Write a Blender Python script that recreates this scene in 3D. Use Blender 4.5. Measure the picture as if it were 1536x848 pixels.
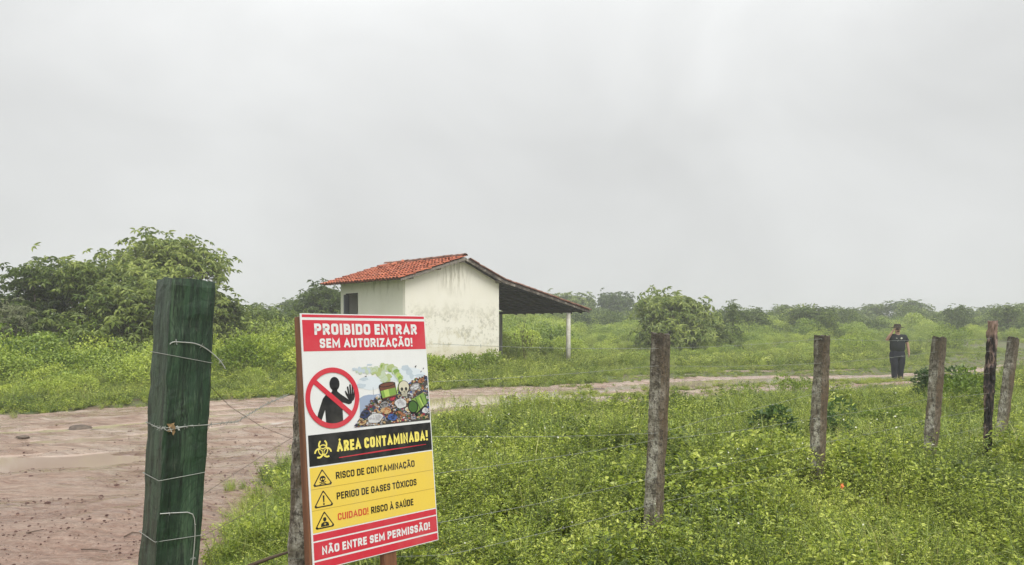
import bpy, bmesh, math, random
import numpy as np
from mathutils import Vector, Matrix, Euler
rad = math.radians
random.seed(7)
S = bpy.context.scene
for o in list(bpy.data.objects): bpy.data.objects.remove(o)
C = S.collection

# ------------------------------------------------------------------ camera
CAMZ = 1.65
F = 1100.0          # focal length in pixels of the 1536 px wide photograph
cam_d = bpy.data.cameras.new('camera'); cam = bpy.data.objects.new('camera', cam_d); C.objects.link(cam)
cam.location = (0, 0, CAMZ); cam.rotation_euler = (rad(90), 0, 0)
cam_d.sensor_width = 36; cam_d.lens = 36 * F / 1536; cam_d.shift_y = 73 / 1536
cam_d.clip_start = .05; cam_d.clip_end = 3000
S.camera = cam
S.render.resolution_x = 1024; S.render.resolution_y = 565

# ------------------------------------------------------------------ world, sun, exposure
W = bpy.data.worlds.new("World"); S.world = W; W.use_nodes = True
nt = W.node_tree; nt.nodes.clear()
def N(t, typ, **kw):
    n = t.nodes.new(typ)
    for k, v in kw.items():
        if k in n.bl_rna.properties: setattr(n, k, v)
        else: n.inputs[k.replace('_', ' ')].default_value = v
    return n
sky = N(nt, 'ShaderNodeTexSky', sky_type='NISHITA'); sky.sun_disc = False
sky.sun_elevation = rad(52); sky.sun_rotation = rad(150)
hs = N(nt, 'ShaderNodeHueSaturation'); hs.inputs['Saturation'].default_value = .12
nt.links.new(sky.outputs[0], hs.inputs['Color'])
tc = N(nt, 'ShaderNodeTexCoord')
mp = N(nt, 'ShaderNodeMapping'); mp.inputs['Scale'].default_value = (1.4, 1.4, 2.0)
nt.links.new(tc.outputs['Generated'], mp.inputs[0])
n1 = N(nt, 'ShaderNodeTexNoise'); n1.inputs['Scale'].default_value = 1.7; n1.inputs['Detail'].default_value = 4; n1.inputs['Roughness'].default_value = .5; n1.inputs['Distortion'].default_value = .5
nt.links.new(mp.outputs[0], n1.inputs['Vector'])
mr = N(nt, 'ShaderNodeMapRange'); mr.inputs['From Min'].default_value = .3; mr.inputs['From Max'].default_value = .7
mr.inputs['To Min'].default_value = 4.85; mr.inputs['To Max'].default_value = 6.1
nt.links.new(n1.outputs[0], mr.inputs['Value'])
# a standard overcast sky grows brighter towards the zenith
sp = N(nt, 'ShaderNodeSeparateXYZ'); nt.links.new(tc.outputs['Generated'], sp.inputs[0])
zr = N(nt, 'ShaderNodeMapRange'); zr.inputs['From Min'].default_value = .25; zr.inputs['From Max'].default_value = 1
zr.inputs['To Min'].default_value = 1.0; zr.inputs['To Max'].default_value = 2.2
nt.links.new(sp.outputs['Z'], zr.inputs['Value'])
mu = N(nt, 'ShaderNodeMath', operation='MULTIPLY'); nt.links.new(mr.outputs[0], mu.inputs[0]); nt.links.new(zr.outputs[0], mu.inputs[1])
cc = N(nt, 'ShaderNodeCombineColor')
for k, m_ in enumerate((.985, 1.0, 1.0)):
    q = N(nt, 'ShaderNodeMath', operation='MULTIPLY'); q.inputs[1].default_value = m_
    nt.links.new(mu.outputs[0], q.inputs[0]); nt.links.new(q.outputs[0], cc.inputs[k])
mx = N(nt, 'ShaderNodeMix', data_type='RGBA'); mx.inputs['Factor'].default_value = .94
nt.links.new(hs.outputs[0], mx.inputs['A']); nt.links.new(cc.outputs[0], mx.inputs['B'])
bg = N(nt, 'ShaderNodeBackground'); bg.inputs['Strength'].default_value = .1
wo = N(nt, 'ShaderNodeOutputWorld')
nt.links.new(mx.outputs['Result'], bg.inputs[0]); nt.links.new(bg.outputs[0], wo.inputs[0])
sd_ = bpy.data.lights.new('sun', 'SUN'); sun = bpy.data.objects.new('sun', sd_); C.objects.link(sun)
sd_.energy = 1.5; sd_.angle = rad(35); sd_.color = (1, .97, .92)
sun.rotation_euler = Vector((-.35, .75, -1.05)).to_track_quat('-Z', 'Y').to_euler()
S.view_settings.view_transform = 'Standard'; S.view_settings.look = 'None'; S.view_settings.gamma = 1
S.view_settings.use_curve_mapping = False
S.view_settings.exposure = 0.47
S.render.engine = 'CYCLES'
S.cycles.max_bounces = 6; S.cycles.diffuse_bounces = 3; S.cycles.glossy_bounces = 2
S.cycles.transmission_bounces = 3; S.cycles.volume_bounces = 1; S.cycles.transparent_max_bounces = 6

# ------------------------------------------------------------------ helpers
def at(px, py, Y): return Vector(((px - 768) / F * Y, Y, CAMZ - (py - 497) / F * Y))
def px2x(px, Y): return (px - 768) / F * Y
def tag(o, label=None, cat=None, group=None, kind=None):
    if label: o['label'] = label
    if cat: o['category'] = cat
    if group: o['group'] = group
    if kind: o['kind'] = kind
    return o
def empty(name, loc, rz=0, label=None, cat=None, group=None):
    o = bpy.data.objects.new(name, None); C.objects.link(o); o.location = loc; o.rotation_euler = (0, 0, rz)
    o.empty_display_size = .2
    return tag(o, label, cat, group)
def link(name, me, parent=None, mats=None):
    o = bpy.data.objects.new(name, me); C.objects.link(o)
    if parent: o.parent = parent
    if mats:
        for m in (mats if isinstance(mats, (list, tuple)) else [mats]): me.materials.append(m)
    return o
def mesh_np(name, V, Fc, smooth=False, attrs=None, midx=None):
    """V (n,3), Fc list of arrays (k, nverts)"""
    me = bpy.data.meshes.new(name)
    V = np.asarray(V, dtype=np.float32)
    if not isinstance(Fc, list): Fc = [Fc]
    Fc = [np.asarray(f, dtype=np.int32) for f in Fc if len(f)]
    loops = np.concatenate([f.ravel() for f in Fc]); tot = np.concatenate([np.full(len(f), f.shape[1], np.int32) for f in Fc])
    st = np.concatenate([[0], np.cumsum(tot)[:-1]]).astype(np.int32)
    me.vertices.add(len(V)); me.vertices.foreach_set('co', V.ravel())
    me.loops.add(len(loops)); me.loops.foreach_set('vertex_index', loops)
    me.polygons.add(len(tot)); me.polygons.foreach_set('loop_start', st); me.polygons.foreach_set('loop_total', tot)
    me.polygons.foreach_set('use_smooth', np.full(len(tot), smooth))
    if midx is not None: me.polygons.foreach_set('material_index', np.asarray(midx, np.int32))
    me.update(calc_edges=True)
    for k, v in (attrs or {}).items():
        v = np.asarray(v, np.float32)
        if v.ndim == 1: a = me.attributes.new(k, 'FLOAT', 'POINT'); a.data.foreach_set('value', v)
        else: a = me.attributes.new(k, 'FLOAT_VECTOR', 'POINT'); a.data.foreach_set('vector', v.ravel())
    me.validate()
    return me
class MB:
    def __init__(s): s.v = []; s.f = []; s.m = []
    def add(s, v, f, mi=0):
        b = len(s.v); s.v += [tuple(p) for p in v]; s.f += [tuple(i + b for i in q) for q in f]; s.m += [mi] * len(f)
    def box(s, x0, x1, y0, y1, z0, z1, mi=0, M=None):
        v = [Vector((x, y, z)) for x in (x0, x1) for y in (y0, y1) for z in (z0, z1)]
        if M: v = [M @ p for p in v]
        s.add(v, [(0, 1, 3, 2), (4, 6, 7, 5), (0, 4, 5, 1), (2, 3, 7, 6), (0, 2, 6, 4), (1, 5, 7, 3)], mi)
    def tube(s, pts, r, n=6, mi=0, caps=True):
        pts = [Vector(p) for p in pts]; rr = r if isinstance(r, (list, tuple)) else [r] * len(pts)
        v = []; f = []; up = Vector((0, 0, 1))
        d0 = (pts[1] - pts[0]).normalized(); a = d0.cross(up) if abs(d0.z) < .9 else d0.cross(Vector((1, 0, 0)))
        a.normalize()
        for i, p in enumerate(pts):
            d = (pts[min(i + 1, len(pts) - 1)] - pts[max(i - 1, 0)]).normalized()
            a = (a - d * a.dot(d)).normalized(); b = d.cross(a)
            for k in range(n):
                t = 2 * math.pi * k / n; v.append(p + (a * math.cos(t) + b * math.sin(t)) * rr[i])
        for i in range(len(pts) - 1):
            for k in range(n): f.append((i * n + k, i * n + (k + 1) % n, (i + 1) * n + (k + 1) % n, (i + 1) * n + k))
        if caps: f.append(tuple(range(n))[::-1]); f.append(tuple((len(pts) - 1) * n + k for k in range(n)))
        s.add(v, f, mi)
    def prism(s, poly, axis, a, b, mi=0):
        """poly 2D in the other two axes, extruded along axis a..b"""
        def P(q, t):
            q = list(q); q.insert(axis, t); return q
        n = len(poly); v = [P(q, a) for q in poly] + [P(q, b) for q in poly]
        s.add(v, [tuple(range(n))[::-1], tuple(range(n, 2 * n))] + [(i, (i + 1) % n, n + (i + 1) % n, n + i) for i in range(n)], mi)
    def build(s, name, mats, parent=None, smooth=False, bevel=0):
        me = bpy.data.meshes.new(name); me.from_pydata(s.v, [], s.f); me.update()
        bm = bmesh.new(); bm.from_mesh(me); bmesh.ops.recalc_face_normals(bm, faces=bm.faces); bm.to_mesh(me); bm.free()
        me.polygons.foreach_set('material_index', s.m)
        if smooth: me.polygons.foreach_set('use_smooth', [True] * len(s.f))
        o = link(name, me, parent, mats)
        if bevel:
            b = o.modifiers.new('bevel', 'BEVEL'); b.width = bevel; b.segments = 2; b.limit_method = 'ANGLE'
        return o
# value noise
def vn(x, y, seed=0):
    x = np.asarray(x, float); y = np.asarray(y, float)
    xi = np.floor(x).astype(np.int64); yi = np.floor(y).astype(np.int64); fx = x - xi; fy = y - yi
    fx = fx * fx * (3 - 2 * fx); fy = fy * fy * (3 - 2 * fy)
    def h(a, b):
        n = (a * 374761393 + b * 668265263 + seed * 974711) & 0xffffffff
        n = ((n ^ (n >> 13)) * 1274126177) & 0xffffffff
        return ((n ^ (n >> 16)) & 0xffff) / 65535.
    return (h(xi, yi) * (1 - fx) + h(xi + 1, yi) * fx) * (1 - fy) + (h(xi, yi + 1) * (1 - fx) + h(xi + 1, yi + 1) * fx) * fy
def fbm(x, y, o=4, seed=0):
    r = 0; a = .5; t = 0
    for k in range(o): r = r + a * vn(np.asarray(x) * 2**k, np.asarray(y) * 2**k, seed + k * 17); t += a; a *= .5
    return r / t

# ------------------------------------------------------------------ materials
def mat(name, col=(.5, .5, .5), rough=.7, spec=.4, metal=0):
    m = bpy.data.materials.new(name); m.use_nodes = True; b = m.node_tree.nodes['Principled BSDF']
    b.inputs['Base Color'].default_value = (*col, 1); b.inputs['Roughness'].default_value = rough
    b.inputs['Specular IOR Level'].default_value = spec; b.inputs['Metallic'].default_value = metal
    return m
class NB:
    """small node builder"""
    def __init__(s, m): s.m = m; s.t = m.node_tree; s.b = s.t.nodes['Principled BSDF']; s.c = None
    def co(s, kind='Object', scale=(1, 1, 1), rot=(0, 0, 0)):
        tc = s.t.nodes.new('ShaderNodeTexCoord'); mp = s.t.nodes.new('ShaderNodeMapping'); mp.inputs['Scale'].default_value = scale; mp.inputs['Rotation'].default_value = rot
        s.t.links.new(tc.outputs[kind], mp.inputs[0]); return mp.outputs[0]
    def noise(s, v, sc=5, det=4, ro=.55, dist=0):
        n = s.t.nodes.new('ShaderNodeTexNoise'); n.inputs['Scale'].default_value = sc; n.inputs['Detail'].default_value = det
        n.inputs['Roughness'].default_value = ro; n.inputs['Distortion'].default_value = dist
        s.t.links.new(v, n.inputs['Vector']); return n.outputs[0]
    def vor(s, v, sc=5, feat='F1'):
        n = s.t.nodes.new('ShaderNodeTexVoronoi'); n.feature = feat; n.inputs['Scale'].default_value = sc; s.t.links.new(v, n.inputs['Vector']); return n.outputs['Distance']
    def rng(s, v, a, b, c=0, d=1):
        n = s.t.nodes.new('ShaderNodeMapRange'); s.t.links.new(v, n.inputs['Value'])
        for k, q in zip(('From Min', 'From Max', 'To Min', 'To Max'), (a, b, c, d)): n.inputs[k].default_value = q
        return n.outputs[0]
    def math(s, op, a, b=0):
        n = s.t.nodes.new('ShaderNodeMath'); n.operation = op
        for i, q in enumerate((a, b)):
            if hasattr(q, 'links'): s.t.links.new(q, n.inputs[i])
            else: n.inputs[i].default_value = q
        return n.outputs[0]
    def mix(s, f, a, b, blend='MIX'):
        n = s.t.nodes.new('ShaderNodeMix'); n.data_type = 'RGBA'; n.blend_type = blend
        for k, q in (('Factor', f), ('A', a), ('B', b)):
            i = [z for z in n.inputs if z.name == k and z.enabled][0]
            if hasattr(q, 'links'): s.t.links.new(q, i)
            elif k == 'Factor': i.default_value = q
            else: i.default_value = (*q, 1)
        return [z for z in n.outputs if z.enabled][0]
    def ramp(s, v, stops):
        n = s.t.nodes.new('ShaderNodeValToRGB'); e = n.color_ramp.elements
        while len(e) < len(stops): e.new(.5)
        for q, (p, c) in zip(e, stops): q.position = p; q.color = (*c, 1)
        s.t.links.new(v, n.inputs[0]); return n.outputs[0]
    def xyz(s, v):
        n = s.t.nodes.new('ShaderNodeSeparateXYZ'); s.t.links.new(v, n.inputs[0]); return n.outputs
    def base(s, c): s.t.links.new(c, s.b.inputs['Base Color'])
    def rough(s, c): s.t.links.new(c, s.b.inputs['Roughness'])
    def bump(s, h, st=.3, dist=.01):
        n = s.t.nodes.new('ShaderNodeBump'); n.inputs['Strength'].default_value = st; n.inputs['Distance'].default_value = dist
        s.t.links.new(h, n.inputs['Height']); s.t.links.new(n.outputs[0], s.b.inputs['Normal'])
    def attr(s, name):
        n = s.t.nodes.new('ShaderNodeAttribute'); n.attribute_name = name; return n
    def objrand(s): return s.t.nodes.new('ShaderNodeObjectInfo').outputs['Random']

def leaf_mat(name, stops, rough=.34, spec=.55, trans=.25):
    m = mat(name, rough=rough, spec=spec); b = NB(m)
    t = b.math('ADD', b.math('MULTIPLY', b.attr('tint').outputs['Fac'], .75), b.math('MULTIPLY', b.objrand(), .25))
    oi = b.t.nodes.new('ShaderNodeObjectInfo'); pn_ = b.noise(oi.outputs['Location'], .55, 3, .6); t = b.math('ADD', t, b.rng(pn_, .3, .7, -.22, .22))
    c = b.ramp(t, stops); b.base(c)
    tr = b.t.nodes.new('ShaderNodeBsdfTranslucent'); b.t.links.new(c, tr.inputs['Color'])
    ms = b.t.nodes.new('ShaderNodeMixShader'); ms.inputs[0].default_value = trans
    b.t.links.new(b.b.outputs[0], ms.inputs[1]); b.t.links.new(tr.outputs[0], ms.inputs[2])
    b.t.links.new(ms.outputs[0], b.t.nodes['Material Output'].inputs['Surface'])
    return m
M = {}
M['weed'] = leaf_mat('weed_leaf', [(0, (.022, .05, .010)), (.3, (.13, .19, .024)), (.6, (.38, .465, .055)), (1, (.70, .74, .18))])
M['weed2'] = leaf_mat('weed_leaf_deep', [(0, (.04, .09, .02)), (.5, (.10, .18, .035)), (1, (.25, .34, .07))])
M['grass'] = leaf_mat('grass_blade', [(0, (.07, .13, .02)), (.5, (.22, .32, .045)), (.85, (.42, .46, .11)), (1, (.50, .42, .19))])
M['shrub'] = leaf_mat('shrub_leaf', [(0, (.06, .12, .018)), (.4, (.24, .34, .035)), (1, (.60, .68, .10))])
M['tree'] = leaf_mat('tree_leaf', [(0, (.03, .058, .016)), (.5, (.16, .225, .05)), (1, (.48, .54, .15))], rough=.4)
M['darktree'] = leaf_mat('dark_tree_leaf', [(0, (.03, .07, .018)), (.5, (.08, .15, .035)), (1, (.17, .27, .06))], rough=.4)
M['paleleaf'] = leaf_mat('pale_leaf', [(0, (.12, .15, .07)), (.5, (.24, .27, .14)), (1, (.45, .46, .30))])
M['stem'] = mat('green_stem', (.12, .15, .05), .7); M['drystem'] = mat('dry_stem', (.20, .14, .07), .8)
M['flower_w'] = mat('white_petal', (.75, .75, .62), .6); M['flower_y'] = mat('yellow_petal', (.7, .55, .08), .6)
M['orange'] = mat('orange_petal', (.75, .22, .06), .6)

m = mat('bark', rough=.85); b = NB(m); v = b.co(scale=(1, 1, .25)); n = b.noise(v, 9, 6)
b.base(b.ramp(n, [(.3, (.06, .05, .035)), (.7, (.22, .19, .15))])); b.bump(n, .5, .03); M['bark'] = m

def mud_mat():
    m = mat('wet_mud', rough=.5, spec=.5); b = NB(m)
    v = b.co(); vs = b.co(scale=(.55, 1.9, 1), rot=(0, 0, rad(-28)))
    big = b.noise(v, .35, 5, .6, .6); streak = b.noise(vs, 1.6, 7, .62, .8); fine = b.noise(v, 18, 6, .7); grit = b.noise(v, 70, 3, .6)
    vf = b.co(scale=(.8, 5.5, 1), rot=(0, 0, rad(-20))); st2 = b.noise(vf, 2.6, 8, .7, .6)
    c1 = b.ramp(streak, [(.30, (.24, .145, .10)), (.42, (.45, .31, .22)), (.52, (.60, .455, .345)), (.66, (.72, .60, .48))])
    c1 = b.mix(b.rng(st2, .50, .62, 0, .75), c1, (.30, .17, .12))
    red = b.ramp(fine, [(.3, (.24, .12, .088)), (.5, (.49, .30, .225)), (.7, (.66, .49, .40))])
    red = b.mix(b.rng(st2, .54, .66, 0, .6), red, (.24, .11, .08))
    y = b.xyz(v)[1]
    near = b.rng(b.math('ADD', y, b.math('MULTIPLY', big, 7)), 8, 13, .75, .1)
    c = b.mix(near, c1, red)
    dk = b.rng(b.vor(v, 5.5), .05, .11, 1, 0)
    dk = b.math('MULTIPLY', dk, b.rng(b.noise(v, 2.2, 3), .5, .6))
    c = b.mix(dk, c, (.11, .055, .04))
    c = b.mix(b.rng(grit, .35, .75, .35, 0), c, (.14, .08, .06))
    wet = b.rng(b.math('ADD', b.math('MULTIPLY', b.noise(b.co(scale=(.5, 1.7, 1), rot=(0, 0, rad(-24))), 1.1, 5, .6, .8), .75), b.math('MULTIPLY', big, .35)), .50, .57)
    c = b.mix(b.math('MULTIPLY', wet, .12), c, (.22, .15, .11)); b.base(c)
    b.rough(b.rng(wet, 0, 1, .55, .10))
    h = b.math('ADD', b.math('ADD', b.math('MULTIPLY', streak, 1.1), b.math('MULTIPLY', st2, -.8)), b.math('ADD', b.math('MULTIPLY', fine, .5), b.math('MULTIPLY', grit, .12)))
    b.bump(h, 1.0, .09); return m
M['mud'] = mud_mat()
m = mat('soil_and_moss', rough=.8); b = NB(m); v = b.co(); n = b.noise(v, 1.3, 6, .65); n2 = b.noise(v, 22, 5, .7)
c = b.mix(b.rng(n, .35, .6), (.19, .13, .085), (.10, .14, .035)); c = b.mix(b.rng(n2, .3, .7, .5, 0), c, (.05, .07, .02)); b.base(c); b.bump(n2, .6, .04); M['soil'] = m
m = mat('muddy_water', (.40, .29, .20), .04, .6); b = NB(m); v = b.co(); n = b.noise(v, .5, 3)
b.base(b.ramp(n, [(.35, (.46, .34, .27)), (.65, (.58, .46, .38))])); n = b.noise(v, 9, 3); b.bump(n, .06, .01); M['water'] = m

m = mat('stained_plaster', rough=.85, spec=.2); b = NB(m); v = b.co(); X, Y_, Z = b.xyz(v)
n = b.noise(v, 1.1, 6, .65); n2 = b.noise(b.co(scale=(3.2, 3.2, .45)), 2.4, 5, .65); nf = b.noise(v, 6, 7, .75)
c = b.mix(b.rng(n, .3, .7), (.90, .87, .785), (.86, .825, .725))
low = b.rng(Z, 2.9, .5, 0, 1)
st = b.math('MULTIPLY', b.rng(b.math('ADD', nf, b.math('MULTIPLY', n, .9)), .96, 1.08), b.rng(b.math('ABSOLUTE', b.math('SUBTRACT', Z, 1.75)), .3, 1.15, 1, 0))
c = b.mix(b.math('MULTIPLY', st, .6), c, (.40, .38, .30))
st3 = b.math('MULTIPLY', b.rng(b.noise(v, 2.3, 7, .75), .52, .62), b.rng(Z, 2.6, 1.2, 0, .75)); c = b.mix(st3, c, (.58, .53, .36))
top = b.rng(Z, 2.9, 3.7, 0, 1); apex = b.rng(b.math('ABSOLUTE', b.math('SUBTRACT', X, 2.3)), .2, 1.0, 1, .08); c = b.mix(b.math('MULTIPLY', b.math('MULTIPLY', b.math('MULTIPLY', top, apex), b.rng(n2, .46, .6)), .65), c, (.30, .27, .18))
c = b.mix(b.math('MULTIPLY', b.rng(Z, 1.12, 1.06, 0, .45), b.rng(n, .3, .6, .4, 1)), c, (.66, .58, .34)); c = b.mix(b.math('MULTIPLY', b.rng(Z, .95, .25, 0, .8), b.rng(nf, .35, .65, .3, 1)), c, (.50, .37, .25))
b.base(c); b.bump(nf, .25, .02); M['plaster'] = m
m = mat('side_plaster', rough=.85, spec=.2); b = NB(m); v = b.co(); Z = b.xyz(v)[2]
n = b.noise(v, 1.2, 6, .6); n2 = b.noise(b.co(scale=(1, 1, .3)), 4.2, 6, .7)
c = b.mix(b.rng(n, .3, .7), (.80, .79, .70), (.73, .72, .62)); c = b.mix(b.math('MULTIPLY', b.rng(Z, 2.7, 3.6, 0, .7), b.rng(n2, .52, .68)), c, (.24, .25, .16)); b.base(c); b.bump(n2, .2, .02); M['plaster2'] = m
m = mat('clay_tile', rough=.75, spec=.2); b = NB(m); v = b.co(); n = b.noise(v, 14, 5, .7); r = b.objrand()
c = b.ramp(r, [(0, (.22, .07, .04)), (.2, (.46, .12, .06)), (.7, (.56, .17, .085)), (1, (.34, .12, .075))]); c = b.mix(b.rng(n, .45, .68, 0, .8), c, (.12, .05, .035)); b.base(c); b.bump(n, .3, .01); M['tile'] = m
m = mat('old_clay_tile', rough=.8, spec=.3); b = NB(m); v = b.co(); n = b.noise(v, 3, 6, .7)
b.base(b.ramp(n, [(.35, (.07, .045, .035)), (.55, (.25, .10, .06)), (.75, (.42, .15, .08))])); b.bump(n, .3, .01); M['oldtile'] = m
m = mat('weathered_timber', rough=.85); b = NB(m); v = b.co(scale=(6, .6, 6)); n = b.noise(v, 3, 6, .7)
b.base(b.ramp(n, [(.3, (.10, .085, .07)), (.7, (.34, .30, .26))])); b.bump(n, .3, .01); M['timber'] = m
m = mat('mottled_timber', rough=.9); b = NB(m); v = b.co(scale=(1, 1, 1)); n = b.noise(v, 4, 6, .75); b.base(b.ramp(n, [(.4, (.05, .04, .035)), (.55, (.16, .13, .11)), (.66, (.42, .38, .33))])); M['mottled'] = m
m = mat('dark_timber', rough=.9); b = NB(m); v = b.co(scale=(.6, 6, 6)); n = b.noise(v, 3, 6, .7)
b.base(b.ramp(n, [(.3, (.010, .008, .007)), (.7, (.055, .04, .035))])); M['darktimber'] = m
M['whitepost'] = mat('whitewashed_post', (.66, .64, .55), .8)
b = NB(M['whitepost']); v = b.co(); n = b.noise(v, 5, 6, .7); Z = b.xyz(v)[2]; c = b.mix(b.rng(n, .45, .7), (.70, .68, .60), (.46, .42, .32)); c = b.mix(b.rng(Z, .9, 0, 0, .7), c, (.40, .33, .2)); b.base(c)
m = mat('grey_post', (.3, .29, .27), .85); M['greypost'] = m

def concrete():
    m = mat('old_concrete', rough=.85, spec=.3); b = NB(m); v = b.co(); Z = b.xyz(v)[2]
    n = b.noise(v, 7, 7, .72); p = b.noise(b.co(scale=(1, 1, .5)), 60, 4, .7); pit = b.vor(v, 85)
    long = b.noise(b.co(scale=(1, 1, .14)), 16, 5, .65)
    c = b.ramp(n, [(.32, (.09, .082, .062)), (.46, (.23, .21, .165)), (.56, (.42, .395, .33)), (.70, (.66, .64, .56))])
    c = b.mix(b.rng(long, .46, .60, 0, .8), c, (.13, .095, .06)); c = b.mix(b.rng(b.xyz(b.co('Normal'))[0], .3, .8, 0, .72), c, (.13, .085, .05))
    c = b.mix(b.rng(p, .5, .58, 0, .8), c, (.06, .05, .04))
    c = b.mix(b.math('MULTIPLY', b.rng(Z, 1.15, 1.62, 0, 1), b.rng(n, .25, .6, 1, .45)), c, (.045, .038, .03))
    b.base(c); b.rough(b.rng(n, .3, .7, .55, .9))
    b.bump(b.math('ADD', p, b.math('ADD', n, b.math('MULTIPLY', pit, -.5))), .9, .008); return m
M['concrete'] = concrete()
m = mat('green_painted_timber', rough=.42, spec=.5); b = NB(m); v = b.co(scale=(1, 1, .09)); v2 = b.co()
g = b.noise(v, 45, 7, .75, .4); g2 = b.noise(v, 12, 5, .65, .8); k = b.noise(v2, 4, 6, .65); diag = b.noise(b.co(scale=(1, 1, .22), rot=(0, rad(28), 0)), 60, 5, .7)
saw = b.math('MULTIPLY', b.rng(b.xyz(v2)[2], 1.2, 1.7, 0, 1), .6)
c = b.ramp(g2, [(.34, (.010, .028, .015)), (.5, (.031, .072, .036)), (.66, (.085, .14, .075))]); c = b.mix(b.rng(b.xyz(b.co('Normal'))[0], -.3, -.8, 0, .45), c, (.085, .12, .085)); c = b.mix(b.rng(b.noise(v, 90, 4, .7), .56, .66, 0, .55), c, (.14, .20, .13))  # left-facing side coloured paler: weathering plus the light falling on that face
c = b.mix(b.rng(g, .46, .6, 0, .9), c, (.006, .014, .009)); c = b.mix(b.rng(k, .55, .72, 0, .55), c, (.09, .11, .085))
c = b.mix(b.math('MULTIPLY', saw, b.rng(diag, .50, .62)), c, (.006, .012, .009))
c = b.mix(b.rng(b.vor(v2, 16), .0, .06, .8, 0), c, (.01, .02, .012)); ck = b.noise(b.co(scale=(1, 1, .035)), 30, 4, .6, .5); ckl = b.rng(b.math('ABSOLUTE', b.math('SUBTRACT', ck, .5)), 0, .012, 1, 0); ckl = b.math('MULTIPLY', ckl, b.rng(k, .45, .55)); c = b.mix(ckl, c, (.004, .006, .005)); c = b.mix(b.rng(b.noise(b.co(scale=(1, 1, .5)), 26, 6, .8), .62, .68, 0, .6), c, (.16, .15, .11))
b.base(c); kn = b.vor(b.co(scale=(1, 1, .55)), 7.5); c = b.mix(b.rng(b.math('ABSOLUTE', b.math('SUBTRACT', b.math('FRACT', b.math('MULTIPLY', kn, 9)), .5)), .0, .16, .55, 0), c, (.012, .03, .016)); b.base(c); b.rough(b.rng(g2, .3, .7, .34, .66)); b.bump(b.math('ADD', g, b.math('MULTIPLY', diag, saw)), .8, .008); M['green'] = m
m = mat('sawn_wood_end', rough=.8); b = NB(m); n = b.noise(b.co(), 60, 5, .7); b.base(b.ramp(n, [(.3, (.05, .06, .04)), (.7, (.16, .17, .12))])); M['endgrain'] = m
m = mat('charred_wood', rough=.6, spec=.4); b = NB(m); v = b.co(scale=(1, 1, .22)); n = b.noise(v, 17, 6, .7); Z = b.xyz(b.co())[2]
c = b.ramp(n, [(.46, (.008, .007, .007)), (.54, (.035, .024, .022)), (.60, (.22, .145, .12)), (.72, (.36, .27, .22))])
c = b.mix(b.math('MULTIPLY', b.rng(Z, 1.57, 1.62, 0, 1), b.rng(n, .35, .5)), c, (.27, .18, .14)); b.base(c); b.bump(n, .9, .015); M['char'] = m
m = mat('brown_plank', rough=.6); b = NB(m); n = b.noise(b.co(scale=(8, 8, .5)), 5, 6, .7); b.base(b.ramp(n, [(.3, (.11, .045, .022)), (.7, (.27, .12, .06))])); b.bump(n, .3, .004); M['plank'] = m
M['wire'] = mat('galvanised_wire', (.32, .33, .30), .5, .5, .3); M['brightwire'] = mat('bright_wire', (.50, .50, .48), .45, .5, .5)
M['rust'] = mat('rusty_wire', (.15, .12, .10), .7, .4, .3)
m = mat('rock', rough=.8); b = NB(m); n = b.noise(b.co(), 9, 6, .7); b.base(b.ramp(n, [(.3, (.05, .04, .03)), (.7, (.20, .155, .12))])); b.bump(n, .8, .03); M['rock'] = m
M['twig'] = mat('dead_twig', (.12, .085, .06), .85)

# ------------------------------------------------------------------ ground plan
FAR = [(-40, -2), (-24, 6.5), (-14, 11.9), (-9.67, 14.1), (-7.85, 16.35), (-5.46, 18.7), (-2.4, 20.4), (-.35, 21.2), (1.9, 22.2), (4.3, 24.5), (6.5, 26.3), (10, 27.3), (14.5, 28.4), (20, 32), (25, 37), (40, 52)]
NEAR = [(40, 49), (25, 34.3), (20, 29.6), (15.5, 25.3), (12.6, 23.5), (10.9, 22.2), (7.8, 20.5), (4.7, 18.7), (3, 17.4), (1.3, 16.0), (-.1, 14.6), (-1.3, 12.8), (-2.5, 9.8), (-2.65, 8), (-2.45, 6.3), (-2.05, 5), (-1.75, 3.5), (-1.5, 2), (-1.5, -12), (-40, -12)]
PATHP = np.array(FAR + NEAR, float)
CEN = np.array([(-40, 2), (-20, 6), (-9, 10.5), (-4, 14.8), (1, 18.9), (5, 22.9), (10, 25.9), (14, 27.2), (20, 30.8), (40, 50.5)], float)
def poly_sd(x, y, P):
    x = np.asarray(x, float); y = np.asarray(y, float); d = np.full(x.shape, 1e9); ins = np.zeros(x.shape, bool)
    for i in range(len(P)):
        a = P[i]; b = P[(i + 1) % len(P)]; e = b - a
        t = np.clip(((x - a[0]) * e[0] + (y - a[1]) * e[1]) / (e @ e), 0, 1)
        d = np.minimum(d, np.hypot(x - a[0] - t * e[0], y - a[1] - t * e[1]))
        c = ((a[1] <= y) & (b[1] > y)) | ((b[1] <= y) & (a[1] > y))
        xx = a[0] + (y - a[1]) / (e[1] if e[1] != 0 else 1e-9) * e[0]
        ins ^= c & (x < xx)
    return np.where(ins, -d, d)
def track_sd(x, y): return poly_sd(x, y, PATHP) + (fbm(x * 1.1 if not isinstance(x, float) else x, np.asarray(y) * 1.1, 3, 5) - .5) * .9
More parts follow.
